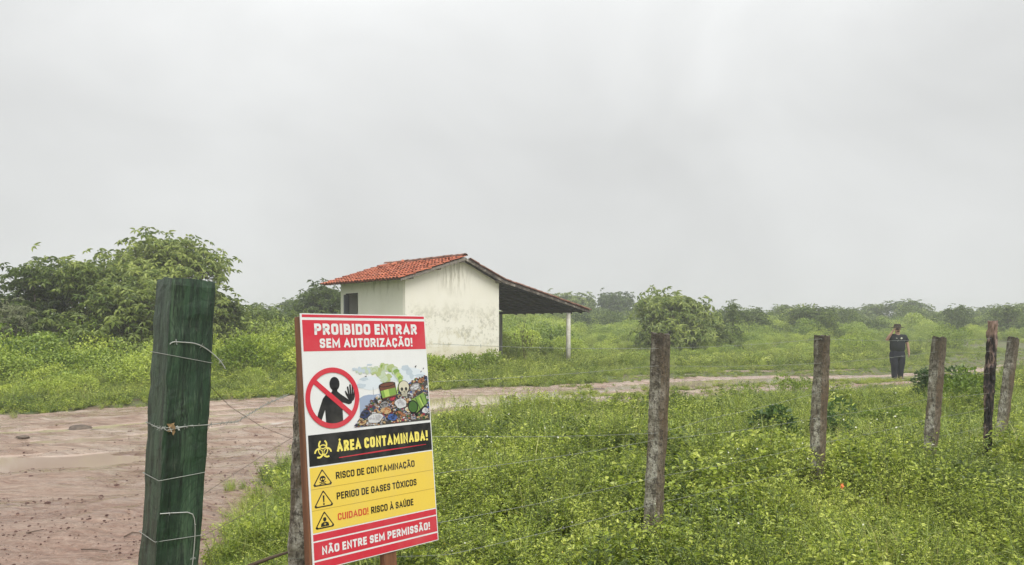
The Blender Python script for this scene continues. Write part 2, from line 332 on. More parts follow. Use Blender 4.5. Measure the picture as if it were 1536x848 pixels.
def seg_d(x, y):
    best = np.full(np.shape(x), 1e9); sgn = np.zeros(np.shape(x)); s0 = 0; S_ = np.zeros(np.shape(x))
    for i in range(len(CEN) - 1):
        a = CEN[i]; b = CEN[i + 1]; e = b - a; L = np.hypot(*e)
        t = np.clip(((x - a[0]) * e[0] + (y - a[1]) * e[1]) / (e @ e), 0, 1)
        d = np.hypot(x - a[0] - t * e[0], y - a[1] - t * e[1]); k = d < best
        sg = np.sign(e[0] * (y - a[1]) - e[1] * (x - a[0]))
        best = np.where(k, d, best); sgn = np.where(k, sg, sgn); S_ = np.where(k, s0 + t * L, S_); s0 += L
    return best * sgn, S_
def smooth(a, b, t): t = np.clip((t - a) / (b - a), 0, 1); return t * t * (3 - 2 * t)
def gz(x, y):
    x = np.asarray(x, float); y = np.asarray(y, float)
    z = (fbm(x * .35, y * .35, 3, 3) - .45) * .12
    z = z * smooth(0, 4, np.hypot(x + 1, y - 1)) 
    z = z * (1 - np.exp(-((x - 1.5)**2 + (y - 32)**2) / 90.)) if True else z
    z = z + smooth(34, 95, y) * 1.25 + smooth(12, 60, np.abs(x) * .8 + y - 28) * .25
    return z
def cen_y(x): return np.interp(x, CEN[:, 0], CEN[:, 1])

# ground sheet
gx = np.concatenate([np.linspace(-690, -60, 18), np.linspace(-58, -24, 26), np.linspace(-23.8, 33, 285), np.linspace(35, 60, 20), np.linspace(70, 690, 18)])
gy = np.concatenate([np.linspace(-50, -1, 12), np.linspace(0, 44, 221), np.linspace(45, 110, 60), np.linspace(118, 890, 34)])
GX, GY = np.meshgrid(gx, gy); sd0 = track_sd(GX, GY)
Z = gz(GX, GY) - .30 * smooth(.25, -.25, sd0)
nx, ny = len(gx), len(gy)
idx = np.arange(nx * ny).reshape(ny, nx)
fc = np.stack([idx[:-1, :-1], idx[:-1, 1:], idx[1:, 1:], idx[1:, :-1]], -1).reshape(-1, 4)
g = link('ground', mesh_np('ground', np.stack([GX, GY, Z], -1).reshape(-1, 3), fc, True), None, M['soil']); tag(g, kind='structure')
# dirt track with ruts
st = .075
tx = np.arange(-19, 27, st); ty = np.arange(.8, 37.5, st); TX, TY = np.meshgrid(tx, ty); sdt = track_sd(TX, TY)
d, s = seg_d(TX, TY)
h = gz(TX, TY) * .35 + .012
h = h - .055 * np.exp(-((d - .85 + (fbm(s * .3, s * 0, 2, 9) - .5) * .8) / .28)**2) - .05 * np.exp(-((d + .75 + (fbm(s * .3, s * 0 + 5, 2, 9) - .5) * .8) / .26)**2) - .03 * np.exp(-((d + 2.6) / .3)**2)
h += (fbm(s * .5, d * 3.6, 4, 21) - .5) * .10 + (fbm(TX * 4.5, TY * 4.5, 3, 31) - .5) * .045 + (fbm(s * 1.2, d * 7, 3, 33) - .5) * .03
def dip(cx, cy, rx, ry, a, dep):
    ca, sa = math.cos(a), math.sin(a); u = (TX - cx) * ca + (TY - cy) * sa; w = -(TX - cx) * sa + (TY - cy) * ca
    return dep * np.exp(-((u / rx)**2 + (w / ry)**2)**1.5)
h -= dip(-6.6, 9.2, 2.3, .75, .15, .095) + dip(-7.8, 12.2, 2.2, .4, .3, .045) + dip(-.8, 17.9, 4.0, 1.25, .62, .085) + dip(6.2, 23.2, 3.4, 1.1, .45, .08) + dip(11, 25.3, 4.2, 1.0, .2, .09) + dip(15.5, 27.6, 2.2, .5, .4, .07) + dip(-4.8, 16.2, 2.2, .5, .4, .085) + dip(-3.9, 8.4, .8, .18, .3, .05) + dip(3, 21.9, 2, .7, .6, .05)
h += .05 * smooth(6, 2, TY) * 0
h -= .35 * smooth(-.02, .3, sdt)
keep = sdt < .35
idx = np.arange(TX.size).reshape(TX.shape); k4 = keep[:-1, :-1] & keep[:-1, 1:] & keep[1:, 1:] & keep[1:, :-1]
fc = np.stack([idx[:-1, :-1][k4], idx[:-1, 1:][k4], idx[1:, 1:][k4], idx[1:, :-1][k4]], -1)
used = np.unique(fc); rem = np.zeros(TX.size, np.int64); rem[used] = np.arange(len(used))
V = np.stack([TX, TY, h], -1).reshape(-1, 3)[used]
t_ = link('dirt_track', mesh_np('dirt_track', V, rem[fc], True), None, M['mud']); tag(t_, kind='structure')
def track_z(x, y):
    i = int(round((y - ty[0]) / st)); j = int(round((x - tx[0]) / st)); i = min(max(i, 0), len(ty) - 1); j = min(max(j, 0), len(tx) - 1)
    return float(h[i, j])
# puddle water: one level sheet under the track that shows wherever the mud dips below it
wx = np.arange(-18, 26, .4); wy = np.arange(7.6, 36, .4); WX, WY = np.meshgrid(wx, wy); ws = poly_sd(WX, WY, PATHP) < -.55
idx = np.arange(WX.size).reshape(WX.shape); k4 = ws[:-1, :-1] & ws[:-1, 1:] & ws[1:, 1:] & ws[1:, :-1]
fc = np.stack([idx[:-1, :-1][k4], idx[:-1, 1:][k4], idx[1:, 1:][k4], idx[1:, :-1][k4]], -1)
used = np.unique(fc); rem = np.zeros(WX.size, np.int64); rem[used] = np.arange(len(used))
V = np.stack([WX, WY, WX * 0 - .026], -1).reshape(-1, 3)[used]
w_ = link('puddle_water', mesh_np('puddle_water', V, rem[fc]), None, M['water']); tag(w_, kind='structure')
# thin bare strip of mud in the grass beyond the track
BARE = [(9.6, 30.0, 2.0, .42, .05), (11.6, 46, 2.6, .6, 0.0), (5.0, 26.9, 1.0, .3, .3), (12.9, 30.4, 1.3, .3, .1)]
def bare_f(x, y):
    r = np.full(np.shape(x), -99.)
    for cx, cy, rx, ry, a in BARE:
        u = (x - cx) * math.cos(a) + (y - cy) * math.sin(a); w = -(x - cx) * math.sin(a) + (y - cy) * math.cos(a)
        r = np.maximum(r, 1.3 - ((u / rx)**2 + (w / ry)**2))
    return r
for cx, cy, rx, ry, a in BARE:
    vv = []; n = 28
    for k in range(n):
        t = 2 * math.pi * k / n; q = 1 + .25 * math.sin(3 * t + cx) + .12 * math.sin(7 * t)
        u, w = rx * q * math.cos(t), ry * q * math.sin(t); x, y = cx + u * math.cos(a) - w * math.sin(a), cy + u * math.sin(a) + w * math.cos(a)
        vv.append((x, y, float(gz(x, y)) + .012))
    vv.append((cx, cy, float(gz(cx, cy)) + .03))
    o = link('mud_patch', mesh_np('mud_patch', vv, np.array([(k, (k + 1) % n, n) for k in range(n)]), True), None, M['mud']); tag(o, kind='structure')

# ------------------------------------------------------------------ leaves
rng = np.random.default_rng(11)
def nrm(a): return a / np.maximum(np.linalg.norm(a, axis=-1, keepdims=True), 1e-9)
class Soup:
    def __init__(s): s.V = []; s.T = []; s.F4 = []; s.F3 = []; s.M4 = []; s.M3 = []; s.n = 0
    def _add(s, V, T, F, mi):
        F = F + s.n; s.V.append(V); s.T.append(T); s.n += len(V)
        (s.F4 if F.shape[1] == 4 else s.F3).append(F); (s.M4 if F.shape[1] == 4 else s.M3).append(np.full(len(F), mi))
    def leaves(s, P, D, U, L, Wd, T, mi=0, fine=True, droop=.15):
        n = len(P); D = nrm(D); side = nrm(np.cross(D, U)); up = np.cross(side, D); L = np.broadcast_to(L, n)[:, None]; Wd = np.broadcast_to(Wd, n)[:, None]
        b = P; tip = P + D * L - up * L * droop; f = up * Wd * .28
        if fine:
            l1 = P + D * L * .3 + side * Wd * .5 + f; l2 = P + D * L * .72 + side * Wd * .36 + f * .8 - up * L * droop * .4
            r1 = P + D * L * .3 - side * Wd * .5 + f; r2 = P + D * L * .72 - side * Wd * .36 + f * .8 - up * L * droop * .4
            V = np.stack([b, l1, l2, tip, r2, r1], 1).reshape(-1, 3); k = np.arange(n)[:, None] * 6
            F = np.concatenate([k + [0, 1, 2, 3], k + [0, 3, 4, 5]]); s._add(V, np.repeat(T, 6), F, mi)
        else:
            l = P + D * L * .5 + side * Wd * .5 + f; r = P + D * L * .5 - side * Wd * .5 + f
            V = np.stack([b, l, tip, r], 1).reshape(-1, 3); k = np.arange(n)[:, None] * 4
            s._add(V, np.repeat(T, 4), k + [0, 1, 2, 3], mi)
    def blades(s, P, D, H, Wd, bend, T, mi=0):
        n = len(P); D = nrm(D); side = np.stack([-D[:, 1], D[:, 0], D[:, 2] * 0], 1); up = np.array([0, 0, 1.]); rows = []
        for t in (0, .4, .75, 1):
            c = P + up * (H * t * (1 - .25 * bend * t))[:, None] + D * (H * bend * t * t)[:, None]; w = side * (Wd * (1 - t**1.5) * .5)[:, None]
            rows += [c - w, c + w] if t < 1 else [c]
        V = np.stack(rows, 1).reshape(-1, 3); k = np.arange(n)[:, None] * 7
        s._add(V, np.repeat(T, 7), np.concatenate([k + [0, 1, 3, 2], k + [2, 3, 5, 4]]), mi)
        k = k + len(V) * 0; F = k + [4, 5, 6]; s.F3.append(F + s.n - len(V)); s.M3.append(np.full(len(F), mi))
    def stem(s, pts, r, mi=1):
        pts = np.asarray(pts, float); n = len(pts); V = []
        for i, p in enumerate(pts):
            rr = r * (1 - .6 * i / (n - 1))
            for k in range(3): a = k * 2.094; V.append(p + [rr * math.cos(a), rr * math.sin(a), 0])
        F = [(i * 3 + k, i * 3 + (k + 1) % 3, i * 3 + 3 + (k + 1) % 3, i * 3 + 3 + k) for i in range(n - 1) for k in range(3)]
        s._add(np.array(V), np.full(len(V), .5), np.array(F), mi)
    def mesh(s, name, mats):
        F = []; Mi = []
        if s.F4: F.append(np.concatenate(s.F4)); Mi.append(np.concatenate(s.M4))
        if s.F3: F.append(np.concatenate(s.F3)); Mi.append(np.concatenate(s.M3))
        me = mesh_np(name, np.concatenate(s.V), F, False, {'tint': np.concatenate(s.T)}, np.concatenate(Mi))
        for m in mats: me.materials.append(m)
        return me
def rdir(n, up=.3):
    a = rng.uniform(0, 2 * np.pi, n); z = rng.normal(up, .35, n); return nrm(np.stack([np.cos(a), np.sin(a), z], 1))
def sdrop(s, P, r, mi):   # little flower heads: five-petal rosettes
    n = len(P); k = 5; V = []; F = []
    for i, p in enumerate(P):
        t = nrm(np.array([rng.normal(0, .5), -.4 + rng.normal(0, .4), 1.])); u = nrm(np.cross(t, [1, 0, 0.1])); w = np.cross(t, u); b = len(V); V.append(p)
        for j in range(k * 2):
            a = j * math.pi / k; q = r * (1 if j % 2 else .55); V.append(p + u * q * math.cos(a) + w * q * math.sin(a) + t * r * .25)
        F += [(b, b + 1 + j, b + 1 + (j + 1) % (2 * k)) for j in range(2 * k)]
    s._add(np.array(V), np.full(len(V), .5), np.array(F), mi)
def weed(h, nst, spread, L, Wd, per, tint, flowers=0, fm=2, sub=2):
    s = Soup()
    for i in range(nst):
        a = rng.uniform(0, 6.28); hh = h * rng.uniform(.55, 1.1); sp = spread * rng.uniform(.3, 1)
        t = np.linspace(0, 1, 5); cx = rng.normal(0, .03); P = np.stack([cx + np.cos(a) * sp * t**1.4, np.sin(a) * sp * t**1.4, hh * t * (1 - .1 * t)], 1)
        s.stem(P, .0028)
        tt = rng.uniform(.15, 1, per)**.8; base = np.stack([np.interp(tt, t, P[:, k]) for k in range(3)], 1)
        D = rdir(per, .35); off = rng.uniform(0, .05, per) * (1.1 - tt) * sub
        base = base + D * off[:, None]
        l = L * rng.uniform(.6, 1.25, per) * (1.15 - .45 * tt)
        s.leaves(base, D + rng.normal(0, .2, (per, 3)), np.array([0, 0, 1.]) + rng.normal(0, .35, (per, 3)), l, l * Wd, np.clip(rng.normal(tint, .20, per) + .12 * (tt - .5), 0, 1), 0)
        if flowers and rng.random() < flowers: sdrop(s, [P[-1] + [0, 0, .01]], .006 + .004 * rng.random(), fm)
    return s
def grass(h, n, spread, tint, bend=.5):
    s = Soup(); a = rng.uniform(0, 6.28, n); r = spread * np.sqrt(rng.random(n)); P = np.stack([r * np.cos(a), r * np.sin(a), 0 * a], 1); a2 = a + rng.normal(0, .9, n)
    s.blades(P, np.stack([np.cos(a2), np.sin(a2), 0 * a], 1), h * rng.uniform(.5, 1.15, n), rng.uniform(.004, .009, n) * (1 + h), rng.uniform(.1, 2 * bend, n), np.clip(rng.normal(tint, .2, n), 0, 1))
    return s
def dome(R, H, n, L, tint, Wd=.45, lumps=6, fine=False):
    """bushy mound: leaves in tufts over several overlapping lobes"""
    s = Soup(); lc = np.stack([rng.uniform(-.6, .6, lumps) * R, rng.uniform(-.6, .6, lumps) * R, rng.uniform(.3, .72, lumps) * H], 1); lr = rng.uniform(.35, .6, lumps) * R
    k = rng.integers(0, lumps, n); D = nrm(rng.normal(0, 1, (n, 3)) + [0, 0, .35]); q = rng.uniform(.55, 1.12, n)**.6
    P = lc[k] + D * (lr[k] * q)[:, None] * [1, 1, .85 * H / R if H < R else 1.]; P[:, 2] = np.abs(P[:, 2])
    l = L * rng.uniform(.6, 1.3, n)
    s.leaves(P, nrm(D + rng.normal(0, .6, (n, 3)) + [0, 0, .15]), D + [0, 0, .8] + rng.normal(0, .3, (n, 3)), l, l * Wd, np.clip(rng.normal(tint, .15, n) + rng.normal(0, .1, lumps)[k], 0, 1), 0, fine, .25)
    for i in range(lumps * 2):
        e = lc[i % lumps] + rng.normal(0, .15 * R, 3); s.stem([[0, 0, 0], e * [.5, .5, .6], e], .012 * R + .004)
    return s
def variants(name, soups, mats):
    col = bpy.data.collections.new(name + '_kinds')
    for i, s in enumerate(soups):
        o = bpy.data.objects.new('%s_kind.%03d' % (name, i + 1) if i else name + '_kind', s.mesh(name + '_kind', mats)); col.objects.link(o)
    return col
def scatter(name, col, P, idx, scl, label, cat, tilt=.12, zs=None):
    n = len(P); r = np.stack([rng.normal(0, tilt, n), rng.normal(0, tilt, n), rng.uniform(0, 6.28, n)], 1)
    sc = np.stack([scl, scl, scl * (zs if zs is not None else 1)], 1)
    me = bpy.data.meshes.new(name); me.vertices.add(n); me.vertices.foreach_set('co', np.asarray(P, np.float32).ravel())
    for k, v in (('rot', r), ('scl', sc)):
        a = me.attributes.new(k, 'FLOAT_VECTOR', 'POINT'); a.data.foreach_set('vector', v.astype(np.float32).ravel())
    a = me.attributes.new('kindno', 'INT', 'POINT'); a.data.foreach_set('value', np.asarray(idx, np.int32))
    o = link(name, me); tag(o, label, cat, None, 'stuff')
    gt = bpy.data.node_groups.new(name, 'GeometryNodeTree'); gt.interface.new_socket('Geometry', in_out='INPUT', socket_type='NodeSocketGeometry'); gt.interface.new_socket('Geometry', in_out='OUTPUT', socket_type='NodeSocketGeometry')
    gi = gt.nodes.new('NodeGroupInput'); go = gt.nodes.new('NodeGroupOutput'); ip = gt.nodes.new('GeometryNodeInstanceOnPoints'); ci = gt.nodes.new('GeometryNodeCollectionInfo')
    ci.inputs['Collection'].default_value = col; ci.inputs['Separate Children'].default_value = True; ci.inputs['Reset Children'].default_value = True
    def na(nm, ty):
        q = gt.nodes.new('GeometryNodeInputNamedAttribute'); q.data_type = ty; q.inputs['Name'].default_value = nm; return [z for z in q.outputs if z.enabled and z.name == 'Attribute'][0]
    e2r = gt.nodes.new('FunctionNodeEulerToRotation')
    L_ = gt.links.new; L_(gi.outputs[0], ip.inputs['Points']); L_(ci.outputs[0], ip.inputs['Instance']); ip.inputs['Pick Instance'].default_value = True
    L_(na('kindno', 'INT'), ip.inputs['Instance Index']); L_(na('rot', 'FLOAT_VECTOR'), e2r.inputs[0]); L_(e2r.outputs[0], ip.inputs['Rotation']); L_(na('scl', 'FLOAT_VECTOR'), ip.inputs['Scale'])
    L_(ip.outputs[0], go.inputs[0])
    md = o.modifiers.new('scatter', 'NODES'); md.node_group = gt
    return o
LM = [M['weed'], M['stem'], M['flower_y'], M['flower_w']]
weeds = [weed(.42, 7, .17, .046, .5, 20, .50), weed(.38, 8, .19, .038, .55, 22, .66, .12, 2), weed(.50, 6, .14, .052, .45, 20, .36), weed(.36, 9, .21, .028, .45, 32, .58, .15, 3),
         weed(.34, 9, .21, .066, .60, 12, .80), weed(.46, 9, .21, .022, .4, 40, .45, .1, 3), weed(.58, 5, .13, .032, .4, 32, .60, .1, 2), weed(.32, 9, .23, .070, .58, 11, .32), weed(.78, 3, .12, .032, .35, 15, .6, .6, 3)]
C_weed = variants('weed_plant', weeds, LM)
C_grass = variants('grass_tuft', [grass(.34, 60, .13, .45), grass(.42, 50, .12, .6, .6), grass(.28, 70, .15, .35), grass(.5, 36, .1, .75, .7)], [M['grass']])
C_low = variants('low_herb', [weed(.17, 12, .24, .042, .5, 12, .55, .2, 2, 1), weed(.14, 12, .26, .036, .55, 14, .68, 0, 2, 1), weed(.22, 12, .22, .045, .45, 14, .45, 0, 2, 1)], LM)
C_shrub = variants('cushion_shrub', [dome(.75, .8, 2800, .062, .60, .5), dome(.85, .65, 2800, .06, .72, .5), dome(.6, .95, 2400, .068, .5, .5, 5), dome(.9, .9, 3000, .07, .42, .5, 8), dome(.7, .7, 2400, .052, .82, .5)], [M['shrub'], M['stem']])
print('variants done')

Z0 = lambda x, y: gz(x, y)
HX = np.array([(-4.0, 26.3), (-.55, 29.75), (-3.7, 32.9), (-7.15, 29.45)])          # house footprint
PX = np.array([(-.55, 29.75), (2.9, 33.1), (-.2, 36.3), (-3.7, 32.9)])             # porch footprint
def cand(y0, y1, dens, kx=.80, pad=1.2):
    n = int(dens * (y1 * y1 - y0 * y0) * kx + dens * 2 * pad * (y1 - y0)); y = np.sqrt(rng.uniform(y0 * y0, y1 * y1, n)); x = rng.uniform(-1, 1, n) * (kx * y + pad); return x, y
# --- near side of the track
XS = []; YS = []
for y0, y1, dn in ((1.6, 7, 120), (7, 12, 62), (12, 18, 34), (18, 34, 20)):
    x, y = cand(y0, y1, dn); k = (y < cen_y(x)) | (x > 30); x, y = x[k], y[k]; sdn = track_sd(x, y); k = (sdn > .03) & (x > -3.2); XS.append(x[k]); YS.append(y[k])
x = np.concatenate(XS); y = np.concatenate(YS); sdn = track_sd(x, y)
pn = fbm(x * .8, y * .8, 3, 41); pn2 = fbm(x * .45 + 9, y * .45, 3, 43)
pp = rng.random(len(x)); isg = (pp < .33 + .9 * (pn2 - .5)); isl = ~isg & (rng.random(len(x)) < .12)
isg |= (sdn < .35) & (rng.random(len(x)) < .25)
edge = smooth(0, .9, sdn) * .5 + .5; edge = edge * np.where((x > 1.5) & (y > 14) & (x < 17), .30 + .70 * smooth(1.0, 3.6, sdn), 1)
P = np.stack([x, y, gz(x, y) - .01], 1)
kind = np.clip((fbm(x * .7 + 3, y * .7, 2, 44) * 1.5 - .25) * 8 + rng.normal(0, 1.6, len(x)), 0, 7.99).astype(int); kind = np.where(rng.random(len(x)) < .03, 8, kind)
sc = (.46 + 1.35 * pn**1.3) * edge * rng.uniform(.75, 1.2, len(x)) * np.where(y > 14, 1.05, 1)
sc = sc * np.where((x < .2) & (y < 4.3), .62, 1) * np.where(y < 3.4, .7, 1)
hole = fbm(x * 2.2, y * 2.2, 2, 47); sc = sc * (.72 + .62 * fbm(x * 2.0 + 4, y * 2.0, 2, 48)); ok = (hole > .30) | (sdn < .6); isg &= ok; isl |= ~ok; sc = sc * np.where((np.abs(x - .95) < .55) & (y > 4.0) & (y < 4.95), 1.3, 1); sc = np.minimum(sc, np.where(y < 4.2, .85, np.where(y < 6, 1.15, 1.5))); kind = np.where(np.isin(kind, (4, 7)) & (y < 7) & (rng.random(len(x)) < .6), rng.choice([1, 3, 5, 6], len(x)), kind); w = ~isg & ~isl
scatter('weed_field', C_weed, P[w], kind[w], sc[w], 'tangled bright green weeds filling the field behind the wire fence', 'weeds')
scatter('field_grass', C_grass, P[isg], rng.integers(0, 4, isg.sum()), sc[isg] * .95, 'thin grass blades growing among the weeds on the near side of the track', 'grass')
scatter('low_weeds', C_low, P[isl], rng.integers(0, 3, isl.sum()), sc[isl] * 1.1, 'low spreading leaves close to the ground between the taller field weeds', 'weeds')
# --- far side of the track
XS = []; YS = []
for y0, y1, dn in ((9, 20, 26), (20, 32, 15), (32, 50, 6.5)):
    x, y = cand(y0, y1, dn, .82, 2); k = (y > cen_y(x)); x, y = x[k], y[k]; sdn = track_sd(x, y)
    k = (sdn > .04) & (poly_sd(x, y, HX) > .15) & (bare_f(x, y) < .25); XS.append(x[k]); YS.append(y[k])
x = np.concatenate(XS); y = np.concatenate(YS); sdn = track_sd(x, y); pn = fbm(x * .3, y * .3, 3, 51)
P = np.stack([x, y, gz(x, y) - .02], 1); pp = rng.random(len(x)); inp = poly_sd(x, y, PX) < 0
hf = np.clip(.40 + .16 * sdn, 0, 1.15) * rng.uniform(.8, 1.2, len(x)) * (.8 + .5 * pn); hf = np.where(inp, .55, hf)
strip = (x > 3) & (sdn < 5); hf = np.where(strip, hf * .6, hf); hf = np.where(strip & (sdn < 2), hf * .7, hf)
isg = pp < np.where(strip, .5, .22); isl = (~isg) & ((sdn < 1.2) | strip)
w = ~isg & ~isl
scatter('roadside_weeds', C_weed, P[w], rng.integers(0, 8, w.sum()), hf[w] * 1.45, 'waist-high green weeds along the far side of the track', 'weeds', zs=.8)
scatter('roadside_grass', C_grass, P[isg], rng.integers(0, 4, isg.sum()), hf[isg] * 1.25, 'grass tufts along the far edge of the muddy track', 'grass')
scatter('roadside_low_herbs', C_low, P[isl], rng.integers(0, 3, isl.sum()), hf[isl] * 2.1, 'low leafy verge on the far edge of the muddy track', 'weeds')
# --- cushion shrubs that run together behind the verge
XS = []; YS = []
for y0, y1, dn in ((13, 24, 1.0), (24, 40, .85), (40, 70, .45), (70, 130, .16)):
    x, y = cand(y0, y1, dn, .85, 3); k = (y > cen_y(x)); x, y = x[k], y[k]; sdn = track_sd(x, y)
    k = (sdn > np.where(x < -8, 2.6, np.where(x > 3, 5.5, 3.4))) & (poly_sd(x, y, HX) > .75) & (poly_sd(x, y, PX) > .9) & (bare_f(x, y) < -1.5)
    k &= ~((x > -4) & (x < 5) & (y < 35 + (x + 4) * .4) & (y < 40))
    XS.append(x[k]); YS.append(y[k])
x = np.concatenate(XS); y = np.concatenate(YS); sdn = track_sd(x, y); pn = fbm(x * .12, y * .12, 3, 61)
P = np.stack([x, y, gz(x, y) - .08], 1)
sc = np.where(x > 3, np.clip(.45 + .06 * (sdn - 5), .3, 1.35), np.clip(.75 + .17 * (sdn - 2.6), 0, 1.75)) * rng.uniform(.65, 1.2, len(x)) * (.65 + .7 * pn); sc = np.where(y > 60, sc * 1.35, sc)
kk = np.clip((fbm(x * .15, y * .15 + 7, 2, 63) - .25) * 10 + rng.normal(0, 1.2, len(x)), 0, 4.99).astype(int)
scatter('shrub_thicket', C_shrub, P, kk, sc, 'mass of low green scrub running together beyond the track', 'scrub')
print('scatter', len(x))

# ------------------------------------------------------------------ trees and single bushes
def tree_meshes(H, R, n_tip, L, tint, seed, base_h=.12, whorl=7, squash=.8, leafmat='tree', trunk_r=.09, nst=3, per=2, Wd=.36, droop=.45, gap=.0):
    """returns (trunk mesh builder, crown soup) for a broad tree whose leaves sit in whorls at the twig ends"""
    r = np.random.default_rng(seed); mb = MB(); s = Soup()
    nl = 7 + int(R * 1.3)
    lobes = []
    for i in range(nl):
        a = 2 * math.pi * (i / nl) + r.normal(0, .25); q = r.uniform(.25, .68) * R; z = H * r.uniform(.42, .80)
        if i % 3 == 0: q *= .35; z = H * r.uniform(.66, .84)
        lobes.append((np.array([q * math.cos(a), q * math.sin(a), z]), R * r.uniform(.26, .42)))
    for i in range(int(nl * .8)):
        a = 2 * math.pi * (i + .5) / (nl * .8) + r.normal(0, .3); q = r.uniform(.35, .78) * R; lobes.append((np.array([q * math.cos(a), q * math.sin(a), H * r.uniform(.2, .38)]), R * r.uniform(.26, .4)))
    nl = len(lobes)
    bases = [np.array([r.normal(0, .12), r.normal(0, .12), -.05]) for _ in range(nst)]
    forks = [b + np.array([r.normal(0, .3), r.normal(0, .3), H * r.uniform(.2, .34)]) for b in bases]
    for b_, f_ in zip(bases, forks):
        mid = (b_ + f_) / 2 + r.normal(0, .06, 3); mb.tube([b_, mid, f_], [trunk_r * 1.15, trunk_r * .9, trunk_r * .7], 7)
    tips = []
    for c, lr in lobes:
        f_ = forks[int(r.integers(0, nst))]; mid = (f_ + c) / 2 + r.normal(0, .12, 3) * R * .4
        mb.tube([f_, mid, c], [trunk_r * .6, trunk_r * .42, trunk_r * .2], 5, caps=False)
        m_ = max(3, int(n_tip / nl)); D = nrm(r.normal(0, 1, (m_, 3)) + [0, 0, .25])
        q = r.uniform(.45, 1.04, m_)[:, None]; T = c + D * lr * q * [1.15, 1.15, squash]; T[:, 2] = np.maximum(T[:, 2], H * base_h)
        for t, qq in zip(T, q[:, 0]):
            tips.append(t)
            if qq > .88 or r.random() < .3: mb.tube([c, (c + t) / 2 + r.normal(0, .05, 3), t], [trunk_r * .15, trunk_r * .1, trunk_r * .06], 3, caps=False)
        # skirt towards the ground
    T = np.array(tips); nt_ = len(T); hf_ = r.normal(0, .13, nt_)
    for j in range(per):
        Tj = T + r.normal(0, L * 1.1, (nt_, 3)) * (j > 0)
        ax = nrm(np.stack([T[:, 0] * .4, T[:, 1] * .4, T[:, 2] * 0 + 1.2], 1) + r.normal(0, .35, (nt_, 3)))
        u = nrm(np.cross(ax, r.normal(0, 1, (nt_, 3)))); w = np.cross(ax, u)
        for k in range(whorl):
            a = 2 * math.pi * k / whorl + r.uniform(0, .5, nt_)
            D = u * np.cos(a)[:, None] + w * np.sin(a)[:, None] + ax * r.uniform(-.35, .45, nt_)[:, None]
            l = L * r.uniform(.7, 1.2, nt_); s.leaves(Tj + D * L * .12, D, ax, l, l * Wd, np.clip(r.normal(tint, .14, nt_) + hf_, 0, 1), 0, True, droop)
    return mb, s
def place_tree(name, mb, s, loc, rz, label, cat='tree', group=None, leaf='tree', sc=1, part='crown'):
    root = empty(name, loc, rz, label, cat, group); root.scale = (sc, sc, sc)
    mb.build('trunk', M['bark'], root, True)
    c = link(part, s.mesh('crown', [M[leaf], M['stem']]), root)
    return root
def copy_tree(src, loc, rz, sc, label, group=None):
    r = src.copy(); C.objects.link(r); r.location = loc; r.rotation_euler = (0, 0, rz); r.scale = sc if isinstance(sc, tuple) else (sc,) * 3; r['label'] = label
    if group: r['group'] = group
    for ch in [o for o in bpy.data.objects if o.parent == src]:
        c = ch.copy(); C.objects.link(c); c.parent = r
    return r
def gpos(px, Y): x = px2x(px, Y); return (x, Y, float(gz(x, Y)) - .05)
def hgt(px, py, Y): return CAMZ + (497 - py) / F * Y - float(gz(px2x(px, Y), Y))
# the big tree at the left and its neighbours
Y = 29; mb, s = tree_meshes(hgt(240, 343, Y) * 1.1, 3.75, 1150, .21, .62, 5, .10, trunk_r=.11, nst=4)
place_tree('broad_tree', mb, s, gpos(258, Y), .4, 'broad spreading tree with drooping leaf whorls, tallest of the trees at the left')
Y = 27; mb, s = tree_meshes(hgt(60, 378, Y), 2.9, 760, .19, .52, 10, .10, trunk_r=.08, nst=4, per=2)
place_tree('leafy_tree', mb, s, gpos(62, Y), 1.1, 'dense leafy tree at the far left edge of the photo')
Y = 26.5; mb, s = tree_meshes(hgt(150, 372, Y), 2.3, 560, .19, .55, 15, .08, trunk_r=.07, nst=4)
place_tree('leafy_tree', mb, s, gpos(140, Y), 2.9, 'dense tree filling the gap between the far left tree and the tall broad tree')
Y = 25.2; mb, s = tree_meshes(hgt(170, 408, Y), 2.0, 480, .21, .74, 13, .06, trunk_r=.06, nst=4)
place_tree('leafy_tree', mb, s, gpos(200, Y), 2.1, 'lighter green bushy tree directly in front of the tall broad tree')
Y = 24.5; mb, s = tree_meshes(hgt(10, 432, Y), 1.3, 130, .15, .6, 17, .05, trunk_r=.04, whorl=6, Wd=.22)
place_tree('pale_bush', mb, s, gpos(12, Y), .5, 'pale silvery-leaved bush at the left edge of the photo', 'bush', leaf='paleleaf')
Y = 31; mb, s = tree_meshes(hgt(345, 425, Y), 1.5, 170, .2, .45, 19, .06, trunk_r=.06, nst=3)
place_tree('leafy_tree', mb, s, gpos(335, Y), .9, 'small leafy tree half hidden behind the green timber post')
Y = 47; mb, s = tree_meshes(hgt(480, 425, Y), 3.0, 640, .26, .35, 23, .06, trunk_r=.1, nst=4)
place_tree('dark_tree', mb, s, gpos(487, Y), .2, 'dark green rounded tree just left of the white house', leaf='tree')
Y = 41; mb, s = tree_meshes(hgt(415, 458, Y), 2.3, 300, .24, .4, 29, .05, trunk_r=.06, nst=4, squash=.7)
place_tree('leafy_tree', mb, s, gpos(410, Y), 1.7, 'low wide tree between the green timber post and the sign')
# tree right of the porch
Y = 45; mb, s = tree_meshes(hgt(1010, 428, Y) * .88, 2.8, 800, .30, .62, 31, .05, trunk_r=.1, nst=4)
rt = place_tree('rounded_tree', mb, s, gpos(1012, Y), 1.2, 'rounded leafy green tree to the right of the porch behind the first concrete post')
Y = 46; mb, s = tree_meshes(hgt(1070, 474, Y) * .85, 1.8, 320, .26, .75, 37, .04, trunk_r=.06)
place_tree('leafy_tree', mb, s, gpos(1066, Y), 0, 'lower leafy tree at the right foot of the rounded tree')
